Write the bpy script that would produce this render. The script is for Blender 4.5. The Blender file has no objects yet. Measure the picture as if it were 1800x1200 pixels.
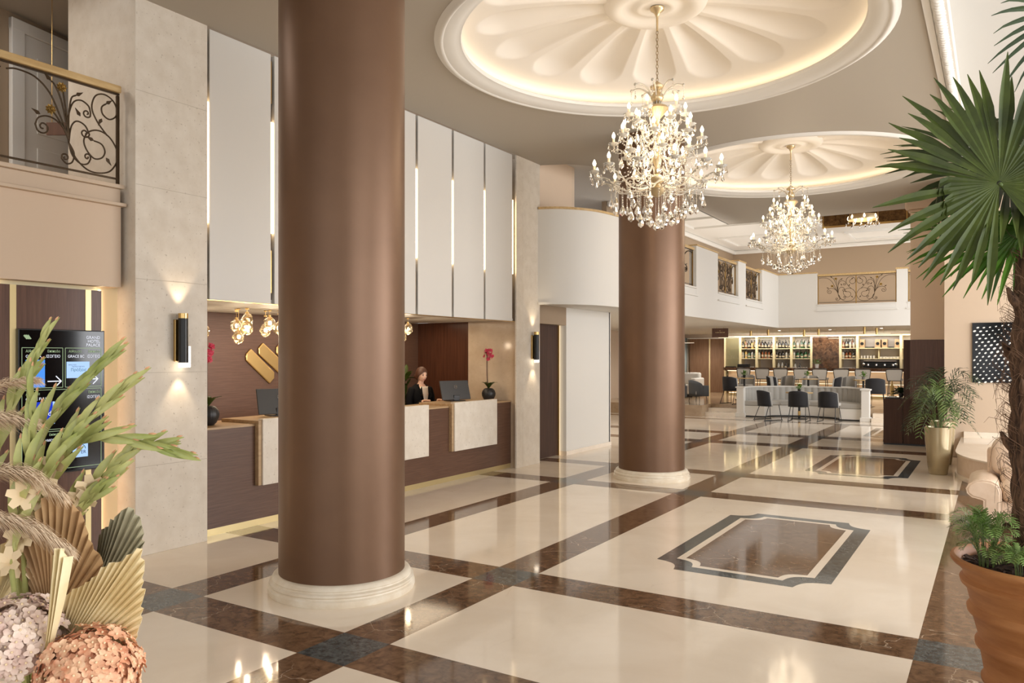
import bpy, math, random
from mathutils import Vector, Matrix, noise
from math import sin, cos, pi, radians, sqrt, atan2
random.seed(7)
S = bpy.context.scene
COL = S.collection

# ------------------------------------------------------------------ camera
cam = bpy.data.cameras.new('camera'); camo = bpy.data.objects.new('camera', cam); COL.objects.link(camo)
cam.sensor_width = 36; cam.lens = 36 * 1364.4 / 1800; cam.shift_y = 25.3 / 1800
cam.clip_start = 0.05; cam.clip_end = 200
YAW = math.atan(852 / 1364.4)
camo.location = (0, 0, 1.75); camo.rotation_euler = (pi / 2, 0, YAW)
S.camera = camo
FV = Vector((-sin(YAW), cos(YAW), 0)); RV = Vector((cos(YAW), sin(YAW), 0)); UV = Vector((0, 0, 1))

# ------------------------------------------------------------------ world, exposure, large lights
def C(r, g, b):
    f = lambda c: (c / 255 / 12.92) if c / 255 <= .04045 else ((c / 255 + .055) / 1.055) ** 2.4
    return (f(r), f(g), f(b), 1)
W = bpy.data.worlds.new('world'); S.world = W; W.use_nodes = True
W.node_tree.nodes['Background'].inputs[0].default_value = (0.93, 0.96, 1.0, 1)
W.node_tree.nodes['Background'].inputs[1].default_value = 1.0
S.view_settings.view_transform = 'Standard'; S.view_settings.look = 'None'
S.view_settings.gamma = 1; S.view_settings.use_curve_mapping = False
S.view_settings.exposure = 0.2
cy = S.cycles
cy.use_denoising = True
cy.max_bounces = 8; cy.diffuse_bounces = 4; cy.glossy_bounces = 4; cy.transmission_bounces = 6
cy.transparent_max_bounces = 8; cy.caustics_reflective = False; cy.caustics_refractive = False
cy.sample_clamp_indirect = 4; cy.sample_clamp_direct = 0
cy.use_adaptive_sampling = True; cy.adaptive_threshold = 0.03

def lamp(name, kind, loc, energy, color, rot=None, size=None, sizey=None, aim=None, spot=None, blend=.6, radius=None):
    l = bpy.data.lights.new(name, kind); o = bpy.data.objects.new(name, l); COL.objects.link(o)
    o.location = loc; l.energy = energy; l.color = color[:3]
    if rot: o.rotation_euler = rot
    if aim: o.rotation_euler = (Vector(aim) - Vector(loc)).to_track_quat('-Z', 'Y').to_euler()
    if kind == 'AREA':
        l.shape = 'RECTANGLE'; l.size = size; l.size_y = sizey or size
    if kind == 'SPOT':
        l.spot_size = radians(spot); l.spot_blend = blend
    if radius is not None: l.shadow_soft_size = radius
    return o
WARM = (1, .80, .56); DAY = (.97, .98, 1.0); NEUT = (1, .95, .88)
# daylight entering by the tall windows on the right and behind the viewpoint
lamp('daylight_right_window', 'AREA', (5.9, 4.0, 2.6), 470, DAY, aim=(-3, 5.0, 1.6), size=10, sizey=3.2)
lamp('daylight_right_window_far', 'AREA', (5.9, 11.8, 2.6), 520, DAY, aim=(-3, 11.5, 1.8), size=6, sizey=3.2)
lamp('daylight_rear_window', 'AREA', (.5, -6.8, 2.6), 120, DAY, aim=(-1.5, 6, 2.2), size=8, sizey=3.8)
lamp('daylight_left_lounge_window', 'AREA', (-12.8, 23, 1.55), 260, DAY, aim=(-5, 23, 1.6), size=12, sizey=1.9)
lamp('far_lobby_fill', 'AREA', (.42, 20.4, 2.9), 210, DAY, aim=(-6, 21.5, 2.4), size=4, sizey=3.8)  # added fill from behind the pier for gallery and booth; no window there
# spots under the gallery, then added fill for the upper galleries
for lx, ly in [(-7.6, 19), (-6.6, 17), (-3.0, 26.2), (-4.6, 26.9), (-6.2, 26.9), (-8.8, 23), (-8.4, 26.9), (-9.6, 28.9), (-7.6, 14.5)]:
    lamp('recessed_spot', 'SPOT', (lx, ly, 2.585), 105, NEUT, aim=(lx, ly, 0), spot=150, blend=.8, radius=.04)
lamp('gallery_fill', 'AREA', (-6.3, 20.2, 3.1), 60, NEUT, aim=(-6.3, 20.2, 5), size=.8, sizey=7)  # added upward fill, hidden by the parapet, to brighten the white ceiling
lamp('gallery_fill_back', 'AREA', (-3.6, 24.7, 3.1), 50, NEUT, aim=(-3.6, 24.7, 5), size=6, sizey=.8)  # same added fill behind the back parapet
lamp('near_gallery_fill', 'AREA', (-7.6, 2.2, 5.2), 28, NEUT, aim=(-7.6, 2.2, 0), size=.8, sizey=1.5)  # added fill that brightens the near upper gallery
lamp('niche_light', 'AREA', (-6.57, 3.815, 1.17), 8, (1, .86, .62), rot=(-pi / 2, 0, 0), size=.02, sizey=2.25)
lamp('niche_light_left', 'AREA', (-6.57, 2.955, 1.17), 8, (1, .86, .62), rot=(pi / 2, 0, 0), size=.02, sizey=2.25)

# ------------------------------------------------------------------ materials
def nt(m): return m.node_tree.nodes, m.node_tree.links
def mat(name, col, rough=.5, metal=0, spec=.5, coat=0, sheen=0, trans=0, ior=1.45, emit=None, es=0, alpha=1):
    m = bpy.data.materials.new(name); m.use_nodes = True
    p = m.node_tree.nodes['Principled BSDF']
    p.inputs['Base Color'].default_value = col; p.inputs['Roughness'].default_value = rough
    p.inputs['Metallic'].default_value = metal; p.inputs['Specular IOR Level'].default_value = spec
    p.inputs['Coat Weight'].default_value = coat; p.inputs['Coat Roughness'].default_value = .1
    p.inputs['Sheen Weight'].default_value = sheen
    p.inputs['Transmission Weight'].default_value = trans; p.inputs['IOR'].default_value = ior
    p.inputs['Alpha'].default_value = alpha
    if emit: p.inputs['Emission Color'].default_value = emit; p.inputs['Emission Strength'].default_value = es
    return m
def noisy(m, c1, c2, scale=4, detail=6, stretch=(1, 1, 1), rot=(0, 0, 0), lo=.35, hi=.65, bump=0, dist=0, rough=.6):
    N, L = nt(m); p = N['Principled BSDF']
    tc = N.new('ShaderNodeTexCoord'); mp = N.new('ShaderNodeMapping'); nz = N.new('ShaderNodeTexNoise'); cr = N.new('ShaderNodeValToRGB')
    mp.inputs['Scale'].default_value = stretch; mp.inputs['Rotation'].default_value = rot
    nz.inputs['Scale'].default_value = scale; nz.inputs['Detail'].default_value = detail
    nz.inputs['Roughness'].default_value = rough; nz.inputs['Distortion'].default_value = dist
    cr.color_ramp.elements[0].position = lo; cr.color_ramp.elements[0].color = c1
    cr.color_ramp.elements[1].position = hi; cr.color_ramp.elements[1].color = c2
    L.new(tc.outputs['Object'], mp.inputs[0]); L.new(mp.outputs[0], nz.inputs['Vector']); L.new(nz.outputs['Fac'], cr.inputs[0])
    L.new(cr.outputs[0], p.inputs['Base Color'])
    if bump:
        b = N.new('ShaderNodeBump'); b.inputs['Strength'].default_value = bump; b.inputs['Distance'].default_value = .01
        L.new(nz.outputs['Fac'], b.inputs['Height']); L.new(b.outputs[0], p.inputs['Normal'])
    m['cr'] = 1
    return cr, mp
def veined(m, c1, c2, vein, scale=3, vscale=2.2, width=.03, amount=1, lo=.35, hi=.65, stretch=(1, 1, 1)):
    cr, mp = noisy(m, c1, c2, scale, 9, lo=lo, hi=hi, dist=.6, stretch=stretch)
    N, L = nt(m); p = N['Principled BSDF']
    v = N.new('ShaderNodeTexVoronoi'); v.feature = 'DISTANCE_TO_EDGE'; v.inputs['Scale'].default_value = vscale
    n2 = N.new('ShaderNodeTexNoise'); n2.inputs['Scale'].default_value = 2.5; n2.inputs['Detail'].default_value = 5
    mx = N.new('ShaderNodeVectorMath'); mx.operation = 'MULTIPLY_ADD'; mx.inputs[1].default_value = (.55, .55, .55)
    L.new(mp.outputs[0], n2.inputs['Vector']); L.new(n2.outputs['Color'], mx.inputs[0]); L.new(mp.outputs[0], mx.inputs[2]); L.new(mx.outputs[0], v.inputs['Vector'])
    r = N.new('ShaderNodeValToRGB'); r.color_ramp.elements[0].position = 0; r.color_ramp.elements[0].color = (amount, amount, amount, 1)
    r.color_ramp.elements[1].position = width; r.color_ramp.elements[1].color = (0, 0, 0, 1)
    n3 = N.new('ShaderNodeTexNoise'); n3.inputs['Scale'].default_value = 1.3; L.new(mp.outputs[0], n3.inputs['Vector'])
    r3 = N.new('ShaderNodeValToRGB'); r3.color_ramp.elements[0].position = .48; r3.color_ramp.elements[1].position = .6
    L.new(n3.outputs['Fac'], r3.inputs[0])
    mu = N.new('ShaderNodeMath'); mu.operation = 'MULTIPLY'
    L.new(v.outputs['Distance'], r.inputs[0]); L.new(r.outputs[0], mu.inputs[0]); L.new(r3.outputs[0], mu.inputs[1])
    mi = N.new('ShaderNodeMixRGB'); mi.inputs[2].default_value = vein
    L.new(mu.outputs[0], mi.inputs[0]); L.new(cr.outputs[0], mi.inputs[1]); L.new(mi.outputs[0], p.inputs['Base Color'])
def speckled(m, c1, c2, spot, scale=4, sscale=70, th=.66, amt=.5):
    cr, mp = noisy(m, c1, c2, scale, 6, lo=.3, hi=.7)
    N, L = nt(m); p = N['Principled BSDF']
    n = N.new('ShaderNodeTexNoise'); n.inputs['Scale'].default_value = sscale; n.inputs['Detail'].default_value = 3; L.new(mp.outputs[0], n.inputs['Vector'])
    r = N.new('ShaderNodeValToRGB'); r.color_ramp.elements[0].position = th; r.color_ramp.elements[0].color = (0, 0, 0, 1); r.color_ramp.elements[1].position = th + .05; r.color_ramp.elements[1].color = (amt, amt, amt, 1)
    mi = N.new('ShaderNodeMixRGB'); mi.inputs[2].default_value = spot
    L.new(n.outputs['Fac'], r.inputs[0]); L.new(r.outputs[0], mi.inputs[0]); L.new(cr.outputs[0], mi.inputs[1]); L.new(mi.outputs[0], p.inputs['Base Color'])
M = {}
M['cream_marble'] = mat('cream_marble', C(222, 204, 178), .07, coat=0)
veined(M['cream_marble'], C(237, 224, 206), C(229, 214, 194), C(200, 180, 156), scale=1.6, vscale=.7, width=.006, amount=.25)
M['brown_marble'] = mat('brown_marble', C(84, 58, 40), .07)
veined(M['brown_marble'], C(74, 52, 36), C(132, 102, 77), C(222, 204, 180), scale=15, vscale=2.0, width=.007, amount=.7, lo=.3, hi=.72)
M['blue_marble'] = mat('blue_marble', C(60, 66, 68), .07)
veined(M['blue_marble'], C(38, 45, 48), C(92, 98, 98), C(170, 172, 166), scale=22, vscale=26, width=.05, amount=.3)
M['stone'] = mat('limestone', C(214, 204, 188), .5)
speckled(M['stone'], C(221, 211, 196), C(209, 197, 180), C(150, 132, 110), 7, 42, .66, .55)
M['stone_warm'] = mat('polished_limestone', C(200, 180, 152), .12)
speckled(M['stone_warm'], C(214, 194, 168), C(196, 174, 148), C(160, 138, 112), 4, 36, .66, .4)
M['base_stone'] = mat('column_base_stone', C(226, 216, 198), .3)
noisy(M['base_stone'], C(228, 219, 202), C(214, 200, 178), 6)
M['white'] = mat('white_paint', C(222, 218, 210), .55)
M['ceiling_dimmed'] = mat('dimmed_white_ceiling', C(190, 188, 183), .6)  # white darkened in the colour to offset strong window light on this ceiling
M['pier'] = mat('pier_lightened_tan', C(228, 205, 180), .6)  # tan lightened in the colour to make up for missing light
M['panel'] = mat('panel_lacquer', C(210, 205, 197), .4)
M['tan'] = mat('tan_wall_paint', C(212, 188, 163), .6)
M['beige'] = mat('beige_wall_paint', C(206, 184, 160), .6)
M['taupe'] = mat('taupe_ceiling_paint', C(172, 163, 149), .6)
M['taupe_wall'] = mat('taupe_wall_paint', C(158, 137, 113), .6)
M['niche'] = mat('niche_paint', C(236, 222, 184), .6)
M['plaster'] = mat('dome_plaster', C(238, 230, 218), .6)
M['wood'] = mat('brown_wood', C(92, 62, 46), .35)
noisy(M['wood'], C(84, 55, 40), C(104, 72, 54), 3, stretch=(14, 14, .6), rough=.7)
M['wood_light'] = mat('light_brown_wood', C(128, 98, 76), .4)
noisy(M['wood_light'], C(122, 92, 70), C(138, 108, 84), 3, stretch=(8, 8, .6))
M['wood_diag'] = mat('desk_wood', C(92, 66, 54), .35)
noisy(M['wood_diag'], C(84, 58, 44), C(102, 74, 58), 3, stretch=(3, 1, 22), rot=(radians(40), 0, 0), rough=.7)
M['wood_dark'] = mat('dark_alcove_wood', C(66, 38, 24), .25)
noisy(M['wood_dark'], C(72, 41, 26), C(88, 52, 34), 3, stretch=(10, 10, .5))
M['wood_box'] = mat('cabinet_wood', C(60, 36, 28), .45, spec=.3)
noisy(M['wood_box'], C(60, 39, 28), C(75, 51, 38), 3, stretch=(10, 10, .5))
M['oak'] = mat('counter_oak', C(178, 148, 112), .35)
noisy(M['oak'], C(186, 157, 120), C(166, 136, 101), 4, stretch=(8, 1, 8))
M['bronze'] = mat('bronze_lacquer', C(112, 84, 63), .40, metal=.45)
noisy(M['bronze'], C(114, 86, 65), C(107, 80, 60), 1.5)
M['brass'] = mat('brushed_brass', C(206, 172, 112), .28, metal=1)
M['gold_band'] = mat('pale_brass_band', C(210, 190, 140), .35, metal=.7)
M['chrome'] = mat('chrome', C(220, 218, 214), .12, metal=1)
M['black'] = mat('black_metal', C(26, 25, 24), .35)
M['black_gloss'] = mat('black_gloss', C(14, 14, 15), .15)
M['iron'] = mat('wrought_iron', C(72, 56, 38), .4, metal=.6)
M['iron_gold'] = mat('gilded_iron', C(160, 128, 70), .35, metal=.8)
M['velvet'] = mat('dark_velvet', C(34, 33, 35), .8, sheen=.15)
M['grey_fabric'] = mat('grey_fabric', C(176, 172, 164), .85, sheen=.2)
M['mid_fabric'] = mat('mid_grey_fabric', C(120, 116, 110), .85, sheen=.2)
M['stool_fabric'] = mat('stool_fabric', C(152, 147, 139), .85)
M['dark_fabric'] = mat('charcoal_fabric', C(82, 83, 84), .85)
M['leather'] = mat('cream_leather', C(232, 208, 184), .35)
noisy(M['leather'], C(234, 211, 188), C(226, 200, 174), 9, bump=.15)
M['terracotta'] = mat('terracotta', C(178, 122, 74), .6)
noisy(M['terracotta'], C(184, 128, 78), C(160, 104, 60), 3, stretch=(1, 1, 5), bump=.2)
M['soil'] = mat('bark_mulch', C(50, 34, 26), .9)
noisy(M['soil'], C(32, 22, 18), C(86, 60, 46), 40, bump=.6)
M['trunk'] = mat('fibrous_trunk', C(96, 70, 52), .9)
noisy(M['trunk'], C(52, 38, 30), C(126, 96, 74), 8, stretch=(6, 6, .8), bump=.8)
M['fibre'] = mat('trunk_fibre', C(112, 84, 64), .9)
def leafmat(name, a, b, rough=.4, tr=.25):
    m = mat(name, a, rough); noisy(m, a, b, 6)
    m.node_tree.nodes['Principled BSDF'].inputs['Subsurface Weight'].default_value = 0
    return m
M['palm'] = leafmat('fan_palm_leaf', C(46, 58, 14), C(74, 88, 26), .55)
M['palm_light'] = leafmat('bright_palm_leaf', C(72, 118, 30), C(98, 140, 44))  # brighter green for the lower fan leaves and small table plants
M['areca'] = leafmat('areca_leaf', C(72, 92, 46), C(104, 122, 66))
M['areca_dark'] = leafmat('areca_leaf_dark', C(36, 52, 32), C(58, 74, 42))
M['bamboo_leaf'] = leafmat('parlour_palm_leaf', C(84, 118, 48), C(150, 174, 104))
M['glad'] = leafmat('gladiolus_leaf', C(140, 150, 78), C(196, 192, 128))
M['glad_tip'] = mat('gladiolus_tip', C(214, 160, 118), .5)
M['petal_cream'] = mat('cream_petal', C(240, 216, 176), .6)
M['hyd_cream'] = mat('cream_hydrangea', C(238, 214, 192), .6)
noisy(M['hyd_cream'], C(243, 224, 206), C(214, 182, 168), 25)
M['hyd_orange'] = mat('orange_hydrangea', C(226, 150, 112), .6)
noisy(M['hyd_orange'], C(246, 206, 168), C(220, 148, 112), 35)
M['fan_brown'] = mat('dried_palm_brown', C(176, 134, 94), .6)
noisy(M['fan_brown'], C(190, 156, 112), C(164, 128, 88), 8)
M['fan_grey'] = mat('dried_palm_grey', C(166, 160, 132), .6)
noisy(M['fan_grey'], C(176, 170, 142), C(146, 138, 112), 8)
M['fan_cream'] = mat('dried_palm_cream', C(238, 222, 180), .6)
noisy(M['fan_cream'], C(242, 228, 190), C(228, 206, 156), 8)
M['plume'] = mat('pampas_plume', C(222, 198, 168), .9)
M['champagne'] = mat('champagne_glaze', C(168, 152, 118), .22, metal=.45, coat=.5)
M['orchid'] = mat('orchid_petal', C(206, 62, 88), .5)
M['orchid_stem'] = mat('orchid_stem', C(92, 66, 52), .5)
M['vase_black'] = mat('black_ribbed_ceramic', C(44, 42, 42), .4)
M['screen'] = mat('screen_black', C(6, 6, 8), .12)
M['monitor'] = mat('monitor_plastic', C(66, 64, 62), .35)
M['skin'] = mat('skin', C(222, 178, 150), .5)
M['hair'] = mat('brown_hair', C(74, 44, 28), .5)
M['suit'] = mat('black_suit', C(12, 11, 12), .8, spec=.2)
M['blouse'] = mat('cream_blouse', C(236, 222, 204), .7)
M['eye'] = mat('dark_eye', C(40, 28, 22), .3)
M['lip'] = mat('lips', C(178, 96, 84), .4)
M['glass'] = mat('crystal_glass', (1, .97, .9, 1), .02, trans=1, ior=1.5)
M['crystal_cup'] = mat('crystal_cup', (1, .97, .9, 1), .08, trans=.5, ior=1.45)
M['gilt'] = mat('champagne_gilt', C(206, 184, 144), .25, metal=.6)
M['gilt_pale'] = mat('pale_gilt_arm', (1, .93, .80, 1), .12, trans=.65, ior=1.5)
M['chain'] = mat('aged_chain', C(150, 128, 92), .35, metal=.9)
M['candle'] = mat('ivory_candle_sleeve', C(240, 228, 200), .4, emit=C(255, 214, 150), es=.35)
M['amber'] = mat('amber_glass', C(255, 232, 190), .03, trans=.92, ior=1.45)
M['mirror'] = mat('antique_mirror', C(120, 96, 66), .2, metal=.9)
noisy(M['mirror'], C(84, 62, 40), C(150, 122, 84), 9, rough=.8)
M['bar_marble'] = mat('dark_emperador', C(70, 46, 32), .12)
veined(M['bar_marble'], C(46, 30, 22), C(110, 78, 54), C(170, 140, 108), scale=7, vscale=5, width=.03, amount=.5)
M['shelf'] = mat('pale_gold_shelf', C(230, 212, 166), .45)
M['bar_front'] = mat('bar_front_panel', C(226, 196, 160), .4)
M['curtain'] = mat('grey_blue_curtain', C(168, 178, 176), .8)
M['pale_glass'] = mat('smoked_cabinet_glass', C(150, 140, 104), .08, trans=.0, alpha=.55)
M['rail_oak'] = mat('golden_handrail', C(206, 174, 122), .4)
noisy(M['rail_oak'], C(212, 182, 130), C(188, 154, 102), 5, stretch=(6, .5, 6))
M['tread'] = mat('raised_floor_stone', C(176, 152, 122), .15)
veined(M['tread'], C(184, 160, 130), C(160, 134, 104), C(130, 104, 80), scale=2, vscale=2, width=.01, amount=.4)
M['paper'] = mat('white_print', C(240, 240, 236), .6)
M['label'] = mat('bottle_label', C(184, 170, 144), .6)
def emis(name, col, s, sample=True):
    m = bpy.data.materials.new(name); m.use_nodes = True; N, L = nt(m); N.clear()
    e = N.new('ShaderNodeEmission'); o = N.new('ShaderNodeOutputMaterial'); e.inputs[0].default_value = col; e.inputs[1].default_value = s
    L.new(e.outputs[0], o.inputs[0])
    if not sample: m.cycles.emission_sampling = 'NONE'
    return m
M['led'] = emis('cove_led', (1, .82, .60, 1), 5.5)
M['led_strip'] = emis('wall_led', (1, .74, .44, 1), 6)
M['led_soft'] = emis('alcove_led', (1, .84, .58, 1), 7)
M['bulb'] = emis('candle_bulb', (1, .82, .56, 1), 5, False)
M['bulb_pend'] = emis('pendant_bulb', (1, .80, .5, 1), 9, False)
M['sconce_led'] = emis('sconce_led', (1, .86, .66, 1), 8, False)
M['blade'] = emis('linear_light', (1, .86, .66, 1), 1.6, False)
M['bar_led'] = emis('bar_led', (1, .80, .56, 1), 2.2)
M['scr_white'] = emis('screen_white', (.9, .92, 1, 1), 1.0, False)
M['scr_green'] = emis('screen_green', C(170, 190, 150), .8, False)
M['scr_blue'] = emis('screen_blue', C(82, 148, 236), 1.0, False)
M['scr_pale'] = emis('screen_pale_blue', C(176, 208, 250), 1.0, False)
M['scr_navy'] = emis('screen_navy', C(36, 60, 190), 1.0, False)
M['scr_teal'] = emis('screen_teal', C(30, 90, 90), .9, False)
M['scr_dark'] = emis('screen_ink', C(20, 24, 30), 1, False)
M['downlight'] = emis('downlight_glow', (1, .9, .75, 1), 5, False)

# ------------------------------------------------------------------ mesh builder
class MB:
    def __init__(s): s.v = []; s.f = []; s.m = []; s.k = 0
    def add(s, vs, fs, mi=None):
        n = len(s.v); s.v += [tuple(p) for p in vs]; s.f += [tuple(i + n for i in f) for f in fs]; s.m += [s.k if mi is None else mi] * len(fs); return s
    def box(s, x0, y0, z0, x1, y1, z1, mi=None):
        a = [(x, y, z) for z in (z0, z1) for y in (y0, y1) for x in (x0, x1)]
        return s.add(a, [(0, 2, 3, 1), (4, 5, 7, 6), (0, 1, 5, 4), (2, 6, 7, 3), (0, 4, 6, 2), (1, 3, 7, 5)], mi)
    def obox(s, c, size, ax=None, mi=None):
        ax = ax or (Vector((1, 0, 0)), Vector((0, 1, 0)), Vector((0, 0, 1))); c = Vector(c)
        a = [c + ax[0] * (i * size[0] / 2) + ax[1] * (j * size[1] / 2) + ax[2] * (k * size[2] / 2) for k in (-1, 1) for j in (-1, 1) for i in (-1, 1)]
        return s.add(a, [(0, 2, 3, 1), (4, 5, 7, 6), (0, 1, 5, 4), (2, 6, 7, 3), (0, 4, 6, 2), (1, 3, 7, 5)], mi)
    def poly(s, pts, mi=None): return s.add(pts, [tuple(range(len(pts)))], mi)
    def prism(s, pts, z0, z1, axis=2, mi=None):
        n = len(pts)
        def P(p, z):
            return (p[0], p[1], z) if axis == 2 else ((z, p[0], p[1]) if axis == 0 else (p[0], z, p[1]))
        vs = [P(p, z0) for p in pts] + [P(p, z1) for p in pts]
        fs = [tuple(reversed(range(n))), tuple(range(n, 2 * n))] + [(i, (i + 1) % n, n + (i + 1) % n, n + i) for i in range(n)]
        return s.add(vs, fs, mi)
    def lathe(s, prof, n=24, c=(0, 0, 0), a0=0, a1=2 * pi, mi=None, ripple=None):
        full = abs(a1 - a0 - 2 * pi) < 1e-6; k = n if full else n + 1; vs = []
        for i in range(k):
            a = a0 + (a1 - a0) * i / n
            for (r, z) in prof:
                rr = r * (ripple(a) if ripple else 1)
                vs.append((c[0] + rr * cos(a), c[1] + rr * sin(a), c[2] + z))
        m = len(prof); fs = []
        for i in range(n):
            j = (i + 1) % k
            for q in range(m - 1): fs.append((i * m + q, j * m + q, j * m + q + 1, i * m + q + 1))
        return s.add(vs, fs, mi)
    def tube(s, pts, rad, n=8, mi=None, cap=True):
        pts = [Vector(p) for p in pts]; k = len(pts)
        if not hasattr(rad, '__len__'): rad = [rad] * k
        vs = []; prev = None
        for i, p in enumerate(pts):
            t = (pts[min(i + 1, k - 1)] - pts[max(i - 1, 0)])
            if t.length < 1e-9: t = Vector((0, 0, 1))
            t.normalize()
            if prev is None:
                u = t.orthogonal().normalized()
            else:
                u = prev - t * prev.dot(t)
                u = u.normalized() if u.length > 1e-6 else t.orthogonal().normalized()
            prev = u; w = t.cross(u)
            for j in range(n):
                a = 2 * pi * j / n; vs.append(p + (u * cos(a) + w * sin(a)) * rad[i])
        fs = [(i * n + j, i * n + (j + 1) % n, (i + 1) * n + (j + 1) % n, (i + 1) * n + j) for i in range(k - 1) for j in range(n)]
        if cap: fs += [tuple(reversed(range(n))), tuple(range((k - 1) * n, k * n))]
        return s.add(vs, fs, mi)
    def ball(s, c, r, nu=10, nv=7, mi=None, fn=None):
        if not hasattr(r, '__len__'): r = (r, r, r)
        vs = [(c[0], c[1], c[2] - r[2])]; 
        for i in range(1, nv):
            ph = -pi / 2 + pi * i / nv
            for j in range(nu):
                th = 2 * pi * j / nu; vs.append((c[0] + r[0] * cos(ph) * cos(th), c[1] + r[1] * cos(ph) * sin(th), c[2] + r[2] * sin(ph)))
        vs.append((c[0], c[1], c[2] + r[2])); n = len(vs)
        if fn: vs = [fn(Vector(v)) for v in vs]
        fs = [(0, 1 + (j + 1) % nu, 1 + j) for j in range(nu)]
        for i in range(nv - 2):
            a = 1 + i * nu
            fs += [(a + j, a + (j + 1) % nu, a + nu + (j + 1) % nu, a + nu + j) for j in range(nu)]
        a = 1 + (nv - 2) * nu
        fs += [(a + j, a + (j + 1) % nu, n - 1) for j in range(nu)]
        return s.add(vs, fs, mi)
    def grid(s, fn, nu, nv, mi=None):
        vs = [fn(i / nu, j / nv) for i in range(nu + 1) for j in range(nv + 1)]
        fs = [(i * (nv + 1) + j, (i + 1) * (nv + 1) + j, (i + 1) * (nv + 1) + j + 1, i * (nv + 1) + j + 1) for i in range(nu) for j in range(nv)]
        return s.add(vs, fs, mi)
    def build(s, name, mats, parent=None, smooth=False, bevel=0, solid=0, sub=0, seg=2):
        if not isinstance(mats, (list, tuple)): mats = [mats]
        off = Vector((0, 0, 0)); q = parent
        while q is not None: off += q.location; q = q.parent
        me = bpy.data.meshes.new(name)
        me.from_pydata([(p[0] - off.x, p[1] - off.y, p[2] - off.z) for p in s.v], [], s.f)
        for m_ in mats: me.materials.append(M[m_] if isinstance(m_, str) else m_)
        if len(mats) > 1: me.polygons.foreach_set('material_index', s.m)
        if smooth:
            me.polygons.foreach_set('use_smooth', [True] * len(me.polygons))
            if smooth is not True: me.set_sharp_from_angle(angle=radians(smooth))
        me.update()
        o = bpy.data.objects.new(name, me); COL.objects.link(o)
        if parent is not None: o.parent = parent
        if solid: md = o.modifiers.new('solid', 'SOLIDIFY'); md.thickness = solid
        if bevel: md = o.modifiers.new('bevel', 'BEVEL'); md.width = bevel; md.segments = seg; md.limit_method = 'ANGLE'
        if sub: md = o.modifiers.new('sub', 'SUBSURF'); md.levels = sub; md.render_levels = sub
        return o
def tag(o, label, cat, group=None, kind=None):
    o['label'] = label; o['category'] = cat
    if group: o['group'] = group
    if kind: o['kind'] = kind
    return o
def thing(name, label, cat, loc=(0, 0, 0), rz=0, group=None, kind=None):
    o = bpy.data.objects.new(name, None); o.empty_display_size = .1; COL.objects.link(o)
    o.location = loc; o.rotation_euler = (0, 0, rz)
    return tag(o, label, cat, group, kind)
def struct(o, label=None):
    o['kind'] = 'structure'
    if label: o['label'] = label
    return o
def dup(o, loc=None, rz=None, label=None, group=None, parent=None):
    c = o.copy(); COL.objects.link(c)
    if parent is not None: c.parent = parent
    for ch in list(o.children): dup(ch, parent=c)
    if loc is not None: c.location = loc
    if rz is not None: c.rotation_euler = (0, 0, rz)
    if label: c['label'] = label
    if group: c['group'] = group
    return c
def text(body, parent, size, loc, rot, m, name='lettering', ext=.0008, align='LEFT', sx=1.0):
    cu = bpy.data.curves.new(name, 'FONT'); cu.body = body; cu.size = size; cu.extrude = ext; cu.align_x = align
    cu.materials.append(M[m]); o = bpy.data.objects.new(name, cu); COL.objects.link(o); o.parent = parent
    off = Vector((0, 0, 0)); q = parent
    while q is not None: off += q.location; q = q.parent
    bpy.context.view_layer.update()
    me = bpy.data.meshes.new_from_object(o); me.name = name; bpy.data.objects.remove(o)
    o = bpy.data.objects.new(name, me); COL.objects.link(o); o.parent = parent
    o.location = Vector(loc) - off; o.rotation_euler = rot; o.scale = (sx, 1, 1)
    return o
ORD = ['first', 'second', 'third', 'fourth', 'fifth', 'sixth', 'seventh', 'eighth', 'ninth', 'tenth', 'eleventh', 'twelfth']
# ================================================================== SETTING
CZ = 4.87
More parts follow.
